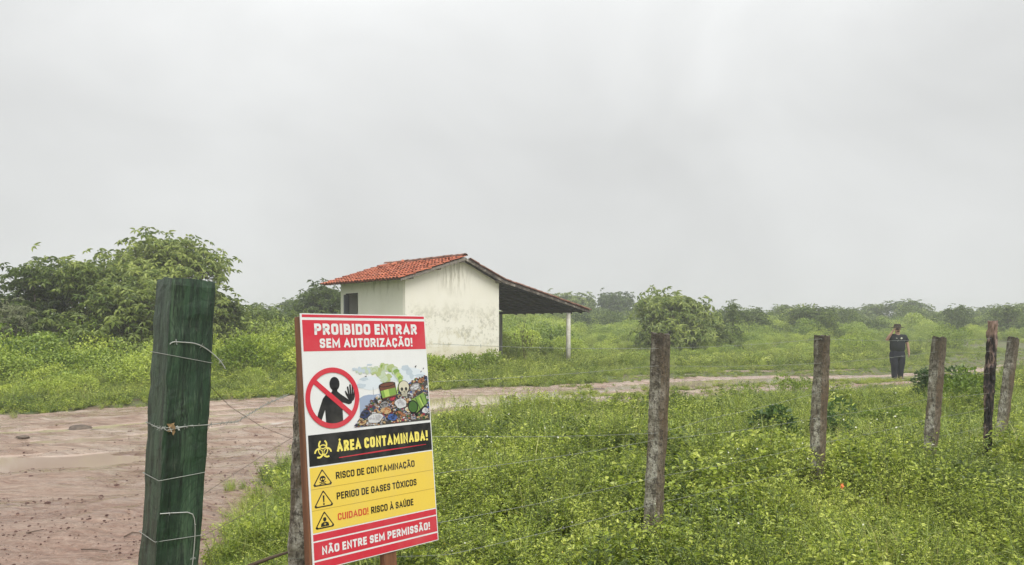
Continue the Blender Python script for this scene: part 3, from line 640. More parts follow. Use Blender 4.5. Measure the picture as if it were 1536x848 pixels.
# half far trees with their own silhouettes
Y0_ = 60; mb, s = tree_meshes(6.0, 3.4, 420, .34, .4, 41, .05, trunk_r=.1, per=2); A0 = place_tree('scrub_tree', mb, s, gpos(1215, 66), 0, 'scrub tree with a flat top just left of the second concrete post')
A0.scale = (.82, .82, .52)
mb, s = tree_meshes(5.0, 2.6, 320, .32, .45, 43, .05, trunk_r=.08); A1 = place_tree('scrub_tree', mb, s, gpos(1135, 64), 0, 'small hazy scrub tree right of the rounded tree')
A1.scale = (.8, .8, .58)
mb, s = tree_meshes(6.5, 4.2, 520, .40, .4, 47, .06, trunk_r=.13, squash=.6); A2 = place_tree('scrub_tree', mb, s, gpos(858, 108), 0, 'flat-topped hazy tree above the end of the porch roof')
A2.scale = (1.25, 1.25, .95)
mb, s = tree_meshes(5.5, 1.8, 200, .30, .45, 53, .25, trunk_r=.05, squash=1.1); A3 = place_tree('scrub_tree', mb, s, gpos(1098, 52), 0, 'thin upright sapling beside the rounded tree')
A3.scale = (.5, .5, .62)
ftab = [  # px, top py, Y, source, lateral scale, label
 (925, 437, 112, 2, 1.1, 'hazy tree between the porch roof and the rounded tree'),
 (1310, 455, 110, 2, 1.15, 'grey hazy tree behind and left of the man'),
 (1362, 450, 108, 0, 1.5, 'grey hazy tree rising directly above the man'),
 (1278, 462, 104, 0, 1.0, 'hazy tree between the man and the second concrete post'),
 (1440, 458, 70, 1, 1.0, 'mid-distance bushy tree left of the charred post'),
 (1392, 462, 92, 1, 1.3, 'bushy tree above the third concrete post'),
 (1512, 456, 66, 0, 1.0, 'bushy tree above the last concrete post at the right edge'),
 (1478, 460, 100, 2, 1.1, 'hazy flat-topped tree behind the charred post'),
 (1180, 458, 84, 1, 1.5, 'hazy rounded tree beyond the meadow left of the second concrete post'),
 (1245, 468, 58, 1, .8, 'low green tree directly behind the second concrete post'),
 (960, 455, 90, 0, 1.1, 'dim tree peeping out left of the rounded tree'),
 (800, 452, 95, 0, 1.2, 'dim tree under the middle of the porch roof'),
 (1560, 450, 85, 0, 1.3, 'hazy tree cut by the right edge of the photo'),
 (385, 455, 75, 1, 1.2, 'dim tree beyond the green timber post'),
 (440, 448, 80, 0, 1.1, 'hazy tree far behind, between the green post and the house'),
 (20, 462, 44, 1, 1.3, 'dim bush low behind the leafy tree at the left edge')]
srcs = [A0, A1, A2, A3]; srch = [5.9, 4.9, 6.3, 5.5]
for i, (px, py, Y, k, q, lab) in enumerate(ftab):
    hh = hgt(px, py, Y) / srch[k]; copy_tree(srcs[k], gpos(px, Y), i * 1.37 + .3, (q * hh, q * hh, hh), lab)
# single bushes
def bush(name, px, Y, R, H, n, L, tint, lab, mt='shrub', cat='bush', Wd=.5, lumps=5, fine=True):
    x = px2x(px, Y); o = link(name, dome(R, H, n, L, tint, Wd, lumps, fine).mesh(name, [M[mt], M['stem']])); o.location = (x, Y, float(gz(x, Y)) - .03)
    return tag(o, lab, cat)
bush('dark_bush', 1151, 9.6, .36, .84, 800, .085, .35, 'small dark glossy-leaved bush between the first and second concrete posts', 'darktree')
bush('dark_bush', 1246, 10.2, .30, .80, 600, .06, .6, 'small dark leafy bush showing right behind the second concrete post', 'darktree')
bush('dark_bush', 1412, 15.5, .56, .95, 1700, .075, .5, 'dark green bush standing at the man\'s left behind the third concrete post', 'darktree', lumps=6)
bush('meadow_bush', 1295, 44, 1.6, 1.2, 2400, .10, .35, 'low leafy bush in the meadow left of the man', lumps=7)
bush('meadow_bush', 1425, 47, 1.5, 1.5, 2200, .10, .4, 'bushy shrub in the meadow right of the man', lumps=7)
bush('green_bush', 1438, 14.5, .85, .85, 1800, .08, .25, 'mid-green bush between the third concrete post and the charred post')
bush('green_bush', 1340, 12.5, .5, .35, 700, .06, .3, 'low bush in the field below the man')
bush('wall_bush', 690, 26.1, .95, .75, 1900, .085, .42, 'leafy bush against the foot of the white gable wall')
bush('wall_bush', 725, 28.3, .9, .8, 1700, .085, .35, 'leafy bush at the right corner of the white gable wall')
bush('wall_bush', 655, 25.2, .8, .75, 1400, .085, .45, 'leafy bush against the white wall beside the edge of the sign')
bush('round_bush', 358, 23.5, 1.25, 1.75, 3000, .10, .42, 'rounded bush just right of the green timber post', lumps=7)
bush('round_bush', 425, 25.5, 1.15, 1.45, 2400, .10, .5, 'rounded lime bush just left of the sign', lumps=7)
bush('green_bush', 1115, 17.6, .5, .4, 600, .05, .35, 'low dark clump on the near edge of the track right of the first post')
bush('green_bush', 1200, 18.8, .6, .55, 800, .06, .35, 'leafy clump on the near edge of the track just left of the second post')
# dry weed with brown heads seen under the porch
mb = MB(); heads = []
for i in range(9):
    a = random.uniform(0, 6.28); q = random.uniform(.1, .7); e = Vector((q * math.cos(a), q * math.sin(a) * .5, random.uniform(1.4, 2.1))); mb.tube([(0, 0, 0), (e.x * .4, e.y * .4, e.z * .5), e], [.009, .006, .004], 4)
    for k in range(3):
        p = e - Vector((e.x * .15 * k + random.uniform(-.08, .08), 0, .22 * k)); h1 = MB(); h1.tube([p - Vector((0, 0, .06)), p, p + Vector((0, 0, .07))], [.006, .018, .006], 5); heads.append(h1)
rt_ = empty('tall_weed', (px2x(787, 35.5), 35.5, float(gz(.6, 35.5))), 0, 'tall dry brown-headed weed seen between the porch posts', 'weed'); mb.build('stem', M['drystem'], rt_); [h1.build('seed_head', M['drystem'], rt_) for h1 in heads]
# scrub belt and the far wood that close the horizon
C_far = variants('far_tree', [dome(3.6, 4.8, 2600, .33, .40, .6, 9), dome(3.0, 5.4, 2400, .3, .55, .6, 8), dome(4.2, 4.2, 2600, .33, .30, .6, 10)], [M['tree'], M['bark']])
n = 700; y = rng.uniform(140, 330, n); x = rng.uniform(-1, 1, n) * (y * .85 + 20); P = np.stack([x, y, gz(x, y) - .3], 1)
scatter('far_wood', C_far, P, rng.integers(0, 3, n), rng.uniform(.6, 1.05, n), 'hazy band of far-off woodland along the horizon', 'woodland')
n = 420; y = rng.uniform(68, 135, n); x = rng.uniform(-1, 1, n) * (y * .85 + 10); P = np.stack([x, y, gz(x, y) - .4], 1)
scatter('scrub_belt', C_far, P, rng.integers(0, 3, n), rng.uniform(.38, .72, n), 'continuous belt of hazy mixed scrub beyond the meadow', 'scrub')

# ------------------------------------------------------------------ house
H = empty('small_house', (-3.856, 26.5, -.02), rad(45), 'small white plastered house with red clay tile roof and open lean-to porch', 'house')
LW, LD, RX, ZE, ZR = 4.7, 4.3, 2.6, 3.62, 4.45     # gable length, depth, ridge position, eaves, apex
ZC = 3.64
gab = [(0, 0), (LW, 0), (LW, ZC), (RX, ZR), (0, ZE)]
mb = MB(); mb.prism(gab, 1, 0, .15); mb.build('wall', M['plaster'], H)
mb = MB(); mb.prism(gab, 1, LD - .15, LD); mb.build('wall', M['plaster2'], H)
mb = MB(); wy0, wy1, wz0, wz1 = 3.06, 3.97, 2.0, 3.17
mb.box(0, .15, .152, wy0, 0, ZE - .02); mb.box(0, .15, wy1, LD - .152, 0, ZE - .02); mb.box(0, .15, wy0, wy1, 0, wz0); mb.box(0, .15, wy0, wy1, wz1, ZE - .02); mb.build('wall', M['plaster2'], H)
mb = MB(); mb.box(LW - .15, LW, .152, LD - .152, 0, ZC - .03); mb.build('wall', M['plaster2'], H)
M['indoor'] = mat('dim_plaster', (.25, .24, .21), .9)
mb = MB(); mb.box(.15, LW - .15, 2.3, 2.4, 0, 3.5); mb.build('inner_wall', M['indoor'], H)
mb = MB(); mb.box(-.05, 4.5, .152, LD - .152, -.05, .02); mb.build('floor', M['indoor'], H)
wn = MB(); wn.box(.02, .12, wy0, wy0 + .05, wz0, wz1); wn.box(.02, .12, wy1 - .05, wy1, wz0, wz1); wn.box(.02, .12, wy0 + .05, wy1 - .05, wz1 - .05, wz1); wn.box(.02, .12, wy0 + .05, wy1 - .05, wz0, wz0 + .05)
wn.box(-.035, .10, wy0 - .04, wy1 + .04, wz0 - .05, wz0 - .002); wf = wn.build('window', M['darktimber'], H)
M['bluegrey'] = mat('faded_shutter_paint', (.16, .17, .20), .7)
sh = MB()
R_ = Matrix.Translation((.13, wy1 - .06, 0)) @ Matrix.Rotation(rad(-62), 4, 'Z')
for k in range(4): sh.box(-.015, .015, -.10 * k - .095, -.10 * k, wz0 + .06, wz1 - .06, 0, R_)
sh.build('shutter', M['bluegrey'], wf)
# roof
RF = bpy.data.objects.new('roof', None); C.objects.link(RF); RF.parent = H
y0r, y1r = -.32, LD + .62
sl = (ZR - ZE) / RX; XL = -.55
XT = 10.22; XK = LW + .1
def zl(x): return ZR + .03 - (RX - x) * sl                # left slope deck
KN = [(RX, ZR + .03), (LW, ZC + .06), (7.2, 3.20), (XT, 2.56)]
def zr(x):
    return float(np.interp(x, [k[0] for k in KN], [k[1] for k in KN]))
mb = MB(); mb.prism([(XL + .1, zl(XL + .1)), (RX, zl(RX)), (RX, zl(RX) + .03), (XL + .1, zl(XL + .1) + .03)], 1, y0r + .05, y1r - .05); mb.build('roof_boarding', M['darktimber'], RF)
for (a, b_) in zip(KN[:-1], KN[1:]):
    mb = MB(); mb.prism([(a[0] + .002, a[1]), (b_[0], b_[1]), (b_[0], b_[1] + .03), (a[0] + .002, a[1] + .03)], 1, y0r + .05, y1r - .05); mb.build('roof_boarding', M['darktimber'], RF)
# rafters under the porch and battens (real timbers)
raf = None
for i in range(8):
    y = .1 + i * (LD - .1) / 7
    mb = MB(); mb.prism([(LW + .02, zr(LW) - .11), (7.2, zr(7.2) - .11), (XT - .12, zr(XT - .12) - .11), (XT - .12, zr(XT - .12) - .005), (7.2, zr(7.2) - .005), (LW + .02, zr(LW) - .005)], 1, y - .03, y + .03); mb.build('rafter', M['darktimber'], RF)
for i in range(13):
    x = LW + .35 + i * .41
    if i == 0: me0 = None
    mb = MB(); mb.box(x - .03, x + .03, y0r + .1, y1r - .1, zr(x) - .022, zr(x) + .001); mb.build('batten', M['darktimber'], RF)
mb = MB(); mb.box(8.97, 9.13, -.12, LD + .3, 2.50, 2.64); mb.build('porch_beam', M['darktimber'], RF)
# purlins poking out through the gable
for x, z in ((.12, zl(.12) - .13), (RX, ZR - .12), (LW - .15, zr(LW - .15) - .14), (1.4, zl(1.4) - .13)):
    mb = MB(); mb.box(x - .055, x + .055, y0r + .06, -.002, z, z + .11); mb.build('purlin', M['timber'], RF)
# rake boards
mb = MB(); mb.prism([(XL + .12, zl(XL + .12) - .06), (RX, zl(RX) - .09), (RX, zl(RX) + .02), (XL + .12, zl(XL + .12) + .02)], 1, y0r, y0r + .045); mb.build('rake_board', M['timber'], RF)
mb = MB(); mb.prism([(RX + .003, zr(RX) - .08), (LW, zr(LW) - .09), (7.2, zr(7.2) - .08), (XT - .05, zr(XT) - .05), (XT - .05, zr(XT) + .02), (7.2, zr(7.2) + .02), (LW, zr(LW) + .02), (RX + .003, zr(RX) + .02)], 1, y0r + .002, y0r + .047); mb.build('rake_board', M['mottled'], RF)
# clay barrel tiles
def tile_mesh(name, L, r0, r1, flip=1, seg=5, th=.014):
    v = []; f = []
    for (yy, r) in ((0, r0), (L, r1)):
        for rr in (r, r - th):
            for k in range(seg + 1):
                a = math.pi * (.06 + .88 * k / seg); v.append((rr * math.cos(a), yy, flip * rr * math.sin(a) * .8))
    n = seg + 1
    for k in range(seg):
        f += [(k, k + 1, 2 * n + k + 1, 2 * n + k), (n + k, 3 * n + k, 3 * n + k + 1, n + k + 1), (k, n + k, n + k + 1, k + 1), (2 * n + k, 2 * n + k + 1, 3 * n + k + 1, 3 * n + k)]
    me = bpy.data.meshes.new(name); me.from_pydata(v, [], f); bm = bmesh.new(); bm.from_mesh(me); bmesh.ops.recalc_face_normals(bm, faces=bm.faces); bm.to_mesh(me); bm.free()
    me.polygons.foreach_set('use_smooth', [False] * len(me.polygons)); return me
cover = tile_mesh('roof_tile', .47, .092, .070); cover.materials.append(M['tile'])
verge = tile_mesh('roof_tile', .46, .115, .095); verge.materials.append(M['oldtile'])
ridge = tile_mesh('ridge_tile', .48, .135, .115); ridge.materials.append(M['oldtile'])
def place_tile(me, name, x, y, z, slope, jit=1, side=1):
    """low (wide) end at x; the tile climbs towards the ridge: side=1 climbs to +x, -1 to -x"""
    o = bpy.data.objects.new(name, me); C.objects.link(o); o.parent = RF
    o.matrix_local = Matrix.Translation((x, y + random.gauss(0, .008) * jit, z + random.uniform(0, .012) * jit)) @ Matrix.Rotation(rad(-90 * side), 4, 'Z') @ Matrix.Rotation(slope + random.gauss(0, .015) * jit, 4, 'X') @ Matrix.Rotation(random.gauss(0, .04) * jit, 4, 'Z')
    return o
slopeL = math.atan(sl); ncol = 26; pit = (y1r - y0r - .12) / (ncol - 1); nrow = 9; rowp = (RX - XL - .05) / nrow
for c_ in range(ncol):
    for r_ in range(nrow):
        x = XL + r_ * rowp; y = y0r + .06 + c_ * pit
        if (c_, r_) in ((18, 7), (19, 7), (22, 6), (21, 8)): continue        # slipped and missing tiles
        o = place_tile(cover, 'roof_tile', x - random.uniform(0, .03), y, zl(x) + .065, slopeL - .075)
for (x, y, dz, rz_) in ((1.9, 3.55, .12, .4), (1.75, 4.15, .13, -.3), (2.2, 3.2, .12, .8)):
    o = place_tile(cover, 'roof_tile', x, y, zl(x) + dz, slopeL); o.rotation_euler.z += rz_
def merged(name, me, mats, spots):
    cv = np.array([v.co[:] for v in me.vertices]); cf = [tuple(p.vertices) for p in me.polygons]; V = []; Fq = []
    for i, Mx in enumerate(spots):
        A = np.array(Mx); V.append(cv @ A[:3, :3].T + A[:3, 3]); Fq.append(np.array(cf) + i * len(cv))
    o = link(name, mesh_np(name, np.concatenate(V), np.concatenate(Fq)), RF, mats); return tag(o, kind='stuff')
chan = tile_mesh('channel', .46, .10, .085, -1)
def TM(x, y, z, s_, side=1): return Matrix.Translation((x, y + random.gauss(0, .006), z + random.uniform(0, .01))) @ Matrix.Rotation(rad(-90 * side), 4, 'Z') @ Matrix.Rotation(s_, 4, 'X')
merged('channel_tiles', chan, M['oldtile'], [TM(XL + .02 + r_ * rowp, y0r + .06 + (c_ + .5) * pit, zl(XL + r_ * rowp) + .105, slopeL) for c_ in range(ncol - 1) for r_ in range(nrow)])
# right slope with the porch: the verge row one by one, the rest joined
xs = []; x = XT
while x > RX + .4: xs.append(x); x -= .365
sp = []
for i, x in enumerate(xs):
    s_ = math.atan((zr(x - .3) - zr(x)) / .3)
    place_tile(verge, 'roof_tile', x, y0r + .06, zr(x) + .045, s_, 1, -1)
    for c_ in range(1, ncol): sp.append(TM(x, y0r + .06 + c_ * pit, zr(x) + .045, s_, -1))
merged('porch_tiles', cover, M['oldtile'], sp)
merged('porch_channel_tiles', chan, M['oldtile'], [TM(x, y0r + .06 + (c_ + .5) * pit, zr(x) + .105, math.atan((zr(x - .3) - zr(x)) / .3), -1) for x in xs for c_ in range(ncol - 1)])
k = 0; y = y0r - .03
while y < y1r - .3:
    o = bpy.data.objects.new('ridge_tile', ridge); C.objects.link(o); o.parent = RF
    o.matrix_local = Matrix.Translation((RX + random.gauss(0, .012), y, ZR + .10 + random.uniform(0, .015))) @ Matrix.Rotation(random.gauss(0, .025), 4, 'Z') @ Matrix.Rotation(random.gauss(0, .02), 4, 'X'); y += .40
def post_local(name, x, y, z1, r, m_):
    mb = MB(); n = 12; mb.tube([(x, y, -.1), (x, y, z1 * .5), (x + .01, y, z1)], [r * 1.1, r, r * .95], 10); return mb.build(name, m_, H, True)
post_local('porch_post', 9.05, .02, 2.50, .10, M['whitepost']); post_local('porch_post', 9.05, LD + .08, 2.50, .085, M['greypost'])

# ------------------------------------------------------------------ fence posts
def rough_post(name, w, z0, z1, m_, loc, rot, lean, label, cat='fence post', group=None, cham=.18, amp=.004, top=.012, nz=46, seed=0, wd=None):
    wd = wd or w; h_ = w / 2; hd_ = wd / 2; c = cham * w; per = []
    cor = [(-h_ + c, -hd_), (h_ - c, -hd_), (h_, -hd_ + c), (h_, hd_ - c), (h_ - c, hd_), (-h_ + c, hd_), (-h_, hd_ - c), (-h_, -hd_ + c)]
    for i in range(8):
        a = Vector(cor[i]); b_ = Vector(cor[(i + 1) % 8]); k = 4 if i % 2 == 0 else 2
        per += [a.lerp(b_, t / k) for t in range(k)]
    n = len(per); V = []; P_ = np.array([p[:] for p in per])
    for iz in range(nz + 1):
        z = z0 + (z1 - z0) * iz / nz; q = P_.copy(); an = np.arange(n)
        dd = (vn(an * .9 + seed, np.full(n, z * 22.), seed) - .5) * amp * 2 + (vn(an * .33, np.full(n, z * 3.), seed + 3) - .5) * amp * 2.5
        q *= (1 + dd / (w / 2))[:, None]
        bend = (math.sin(z * 2.3 + seed) * amp * 1.2)
        zz = np.full(n, z)
        if iz >= nz: zz = z + (vn(an * .8, np.full(n, seed * 1.7), seed + 9) - .7) * top * 2.2; q *= .96
        V.append(np.stack([q[:, 0] + bend, q[:, 1], zz], 1))
    V = np.concatenate(V); idx = np.arange((nz + 1) * n).reshape(nz + 1, n); nx_ = np.roll(idx, -1, 1)
    F_ = np.stack([idx[:-1], nx_[:-1], nx_[1:], idx[1:]], -1).reshape(-1, 4)
    ctr = len(V); V = np.vstack([V, [[V[-n:, 0].mean(), V[-n:, 1].mean(), z1 - top * .8]]]); T_ = np.stack([idx[-1], nx_[-1], np.full(n, ctr)], -1)
    o = link(name, mesh_np(name, V, [F_, T_], False), None, m_); o.location = loc
    o.rotation_euler = (Matrix.Rotation(lean, 3, 'Y') @ Matrix.Rotation(rot, 3, 'Z')).to_euler()
    return tag(o, label, cat, group)
PG = 'leaning concrete fence posts along the wire fence'
def cpost(pxt, pyt, pxb, pyb, Y, w, rot, name, lab, m_, **kw):
    """post axis through two picture points at depth Y"""
    a = at(pxt, pyt, Y); b_ = at(pxb, pyb, Y); d = (a - b_); lean = math.atan2(d.x, d.z); base = b_ - d * ((b_.z + .25) / d.z)
    L = (a - base).length
    g_ = Vector((base.x + math.tan(lean) * .25, Y, 0))
    o = rough_post(name, w, -.3, L - .25 / math.cos(lean), m_, g_, rot - math.atan2(g_.x, Y), lean, lab, **kw); return g_, lean, L
FP = []
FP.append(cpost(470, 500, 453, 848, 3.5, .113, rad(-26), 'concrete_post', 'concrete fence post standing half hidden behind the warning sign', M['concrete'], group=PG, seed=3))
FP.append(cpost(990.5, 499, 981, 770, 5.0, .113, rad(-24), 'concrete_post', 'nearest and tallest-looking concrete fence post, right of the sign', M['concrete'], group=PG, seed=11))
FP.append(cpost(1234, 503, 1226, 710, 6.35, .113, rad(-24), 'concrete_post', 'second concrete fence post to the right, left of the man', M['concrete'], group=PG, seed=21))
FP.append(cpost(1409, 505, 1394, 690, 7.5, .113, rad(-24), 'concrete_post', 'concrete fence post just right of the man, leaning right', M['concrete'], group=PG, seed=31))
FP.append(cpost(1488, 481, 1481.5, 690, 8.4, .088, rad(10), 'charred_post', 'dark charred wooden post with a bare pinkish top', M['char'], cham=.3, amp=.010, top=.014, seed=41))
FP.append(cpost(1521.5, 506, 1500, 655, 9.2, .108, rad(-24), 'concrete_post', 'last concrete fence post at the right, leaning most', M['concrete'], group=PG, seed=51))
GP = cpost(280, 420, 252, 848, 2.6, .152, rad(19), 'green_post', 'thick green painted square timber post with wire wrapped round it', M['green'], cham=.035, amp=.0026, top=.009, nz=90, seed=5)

# ------------------------------------------------------------------ wires
def wire_obj(name, pts, r, lab, cat='wire', group=None, barbs=0, m_='wire', n=5, wob=.0, rounds=0):
    pts = [Vector(p) for p in pts]; Q = []
    for _ in range(rounds):
        pts = [pts[0]] + [q for a, b_ in zip(pts[:-1], pts[1:]) for q in (a.lerp(b_, .25), a.lerp(b_, .75))] + [pts[-1]]
    for a, b_ in zip(pts[:-1], pts[1:]):
        k = max(2, int((b_ - a).length / .12))
        for i in range(k): t = i / k; p = a.lerp(b_, t); p.z += math.sin(t * math.pi) * -wob * (b_ - a).length; Q.append(p)
    Q.append(pts[-1])
    mb = MB(); mb.tube(Q, r, n)
    if barbs:
        acc = 0; nxt = random.uniform(0, barbs)
        for a, b_ in zip(Q[:-1], Q[1:]):
            L = (b_ - a).length
            while acc + L > nxt:
                p = a.lerp(b_, (nxt - acc) / L); d = (b_ - a).normalized()
                for s_ in range(2):
                    u = Vector((random.gauss(0, 1), random.gauss(0, 1), random.gauss(0, 1))); u = (u - d * u.dot(d)).normalized()
                    mb.tube([p - u * .010 + d * .004 * s_, p + u * .010 + d * .004 * s_], .0009, 3)
                nxt += barbs
            acc += L
    return tag(mb.build(name, M[m_], None), lab, cat, group)
WG = 'strands of fence wire strung between the posts'
GX_ = [(0, 'x')]
# post depths and where each strand crosses them (picture heights read from the photograph)
strands = {
 'topmost fence wire, level with the post tops': [(650, 516, 3.95), (985, 523, 4.93), (1230, 508.5, 6.28), (1404, 510, 7.43), (1486, 508, 8.33), (1517, 513, 9.13)],
 'second fence wire from the top, crossing in front of the house': [(648, 573, 3.95), (985, 549, 4.93), (1230, 545, 6.28), (1404, 528, 7.43), (1484, 527, 8.33), (1512, 530, 9.13)],
 'third fence wire from the top, almost level between sign and first post': [(440, 668, 3.4), (650, 655, 3.95), (985, 650, 4.93), (1060, 629, 5.3), (1230, 588, 6.28), (1404, 560, 7.43), (1483, 560, 8.33), (1509, 565, 9.13)],
 'fourth fence wire from the top, sloping up past the dark bush': [(436, 735, 3.4), (650, 711, 3.95), (985, 660, 4.93), (1228, 627, 6.28), (1400, 597, 7.43), (1482, 590, 8.33), (1505, 590, 9.13)],
 'fifth fence wire from the top, running through the upper weeds': [(432, 800, 3.4), (650, 786, 3.95), (983, 716, 4.93), (1227, 666, 6.28), (1397, 628, 7.43), (1481, 612, 8.33), (1503, 612, 9.13)],
 'lowest fence wire, half sunk in the weeds': [(432, 838, 3.4), (675, 832, 4.0), (981, 756, 4.93), (1226, 697, 6.28), (1395, 657, 7.43), (1481, 640, 8.33), (1500, 640, 9.13)]}
for lab, L in strands.items():
    wire_obj('fence_wire', [at(*q) for q in L], .0011, lab, group=WG, barbs=.21, wob=.006)
# wraps round the green post: rings that follow its four faces
def ring(center_fn, hw, zc, tilt, r, name, lab, extra=None, barbs=0, m_='wire'):
    g_, lean, L = GP; rz = rad(19) - math.atan2(g_.x, 2.6); Rm = (Matrix.Rotation(lean, 3, 'Y') @ Matrix.Rotation(rz, 3, 'Z')); e = hw + r
    P_ = [(-e, e), (-e, -e), (e, -e), (e, e), (-e, e)]; out = []
    for i, (x, y) in enumerate(P_): out.append(g_ + Rm @ Vector((x, y, zc + tilt * x)))
    return out
def gp_pt(x, y, z):
    g_, lean, L = GP; rz = rad(19) - math.atan2(g_.x, 2.6); return g_ + (Matrix.Rotation(lean, 3, 'Y') @ Matrix.Rotation(rz, 3, 'Z')) @ Vector((x, y, z))
hw = .0768
def zat(py): return (CAMZ - (py - 497) / F * 2.55) / math.cos(GP[1])
WW = 'wires wrapped round the green post'
for py, tl, lab, nm in ((537, -.17, 'upper wire wrapped tight round the green post', 'wire_wrap'), (713, .10, 'thin wire wrapped round the lower half of the green post', 'wire_wrap'), (806, .0, 'lowest wire wrapped round the green post', 'wire_wrap')):
    wire_obj(nm, ring(None, hw, zat(py), tl, .0012, nm, lab), .0013, lab, group=WW)
p0 = ring(None, hw, zat(638), .03, .002, '', '')
wire_obj('barbed_wire', [p0[0], p0[1] + Vector((-.01, 0, .0)), p0[1], p0[2], p0[2] + Vector((.03, .05, .0)), at(355, 633, 2.9), at(400, 606, 3.3), at(432, 592, 3.9)], .0017, 'barbed wire twisted round the green post and curling off to the right', 'wire', barbs=.045)
wire_obj('barbed_wire', [p0[1] + Vector((0, 0, .004)), p0[1] + Vector((.02, -.012, -.006)), p0[2] + Vector((-.02, -.004, .006)), p0[2] + Vector((.0, .0, -.004))], .0016, 'second barbed strand twisted tightly on the green post', 'wire', barbs=.03)
# broken ends stapled to the front face
def zf(py): return zat(py)
fr = -hw - .002
wire_obj('broken_wire', [gp_pt(-.072, fr, zf(516)), gp_pt(-.064, fr - .004, zf(512)), gp_pt(-.03, fr - .003, zf(512.5)), gp_pt(.01, fr - .004, zf(513)), gp_pt(.045, fr - .005, zf(519)), gp_pt(.085, fr + .0, zf(531)), gp_pt(.11, fr + .0, zf(541)), gp_pt(.125, fr, zf(551))], .0019, 'broken twisted wire stapled to the green post, its bright end bent down', 'wire', wob=0, m_='brightwire', barbs=.09, rounds=2)
wire_obj('broken_wire', [gp_pt(-.068, fr, zf(765)), gp_pt(-.02, fr - .002, zf(766)), gp_pt(.038, fr - .003, zf(768)), gp_pt(.052, fr - .003, zf(782)), gp_pt(.056, fr - .002, zf(815)), gp_pt(.052, fr - .001, zf(860)), gp_pt(.05, fr - .001, zf(900))], .0018, 'wire stapled low on the green post that turns and hangs straight down', 'wire', m_='brightwire', barbs=.12, rounds=1)
wire_obj('loose_wire', [p0[0] + Vector((-.0, -.0, 0)), gp_pt(-.12, -.02, zf(805)), at(214, 808, 2.6), at(213, 850, 2.6), at(212, 900, 2.6)], .0014, 'loose thin wire dangling at the left of the green post', m_='rust') if False else None
LG = 'slack thin wires between the green post and the sign'
for P_, lab in (([(306, 570, 2.62), (345, 610, 2.9), (392, 640, 3.1), (446, 662, 3.45)], 'slack rusty wire falling from the green post to the post behind the sign'),
                ([(300, 745, 2.62), (350, 712, 2.9), (400, 680, 3.15), (446, 652, 3.45)], 'slack rusty wire rising from the green post to the sign'),
                ([(297, 808, 2.62), (370, 770, 3.0), (442, 712, 3.45)], 'lower slack wire between the green post and the sign'),
                ([(436, 800, 3.38), (470, 797, 3.42)], 'short wire end round the concrete post behind the sign')):
    wire_obj('slack_wire', [at(*q) for q in P_], .0010, lab, group=LG, m_='rust')
# dead leaf caught in the barbed wire
mb = MB()
for k in range(7):
    c = gp_pt(-hw + .03 + random.gauss(0, .012), fr - .006, zf(636) + random.gauss(0, .008)); a = random.uniform(0, 6.28); u = Vector((math.cos(a), -.5, math.sin(a))) * random.uniform(.012, .026); w_ = Vector((-math.sin(a), -.2, math.cos(a))) * .007
    mb.add([c, c + u * .5 + w_, c + u, c + u * .5 - w_], [(0, 1, 2, 3)])
M['deadleaf'] = mat('dead_leaf', (.26, .17, .08), .8)
tag(mb.build('dead_leaf', M['deadleaf']), 'brown dead leaf caught on the barbed wire at the green post', 'leaf')
# ------------------------------------------------------------------ the sign
SW, SH = .6815, 1.1076
Rs = (Matrix.Rotation(.7791, 3, 'Z') @ Matrix.Rotation(-.1045, 3, 'X') @ Matrix.Rotation(.00105, 3, 'Y'))
TL = Vector((-.92497, 3.2, CAMZ + .07803))
SG = empty('warning_sign', TL + Rs @ Vector((SW / 2, 0, -SH)), 0, 'printed red, white, black and yellow warning board fixed to a brown wooden frame', 'sign')
SG.rotation_euler = Rs.to_euler()
def P2(u, v, lay): return ((u - .5) * SW, -.0005 * lay - .0001, (1 - v) * SH)
def smat(n_, c, r=.38):
    m_ = mat(n_, c, r, .4); b = NB(m_); q = b.noise(b.co(), 130, 3, .7); q2 = b.noise(b.co(), 7, 4, .6)
    cc_ = b.mix(b.rng(q, .35, .75, .12, 0), c, tuple(x * .6 for x in c)); cc_ = b.mix(b.rng(q2, .45, .75, 0, .12), cc_, (.45, .42, .36)); b.base(cc_); b.rough(b.rng(q2, .3, .7, .3, .5)); return m_
SM = {k: smat('print_' + k, c) for k, c in dict(red=(.64, .030, .055), white=(.80, .80, .80), yellow=(.86, .62, .09), black=(.010, .010, .011), paleyellow=(.92, .78, .16), brown=(.16, .06, .035), green=(.22, .36, .07), darkgreen=(.06, .14, .03), grey=(.30, .29, .30), darkgrey=(.06, .055, .055), palegrey=(.62, .62, .64), bone=(.66, .62, .48), blue=(.06, .12, .36), navy=(.03, .045, .12), tan=(.55, .38, .20), rusty=(.40, .16, .07), hill=(.33, .40, .55), cloud=(.52, .60, .68), wash=(.70, .76, .82), bagdark=(.44, .43, .46), smoke=(.42, .50, .22), palesmoke=(.52, .60, .45), lime=(.45, .60, .14), plum=(.30, .03, .06), wordred=(.66, .06, .03), line=(.48, .32, .05)).items()}
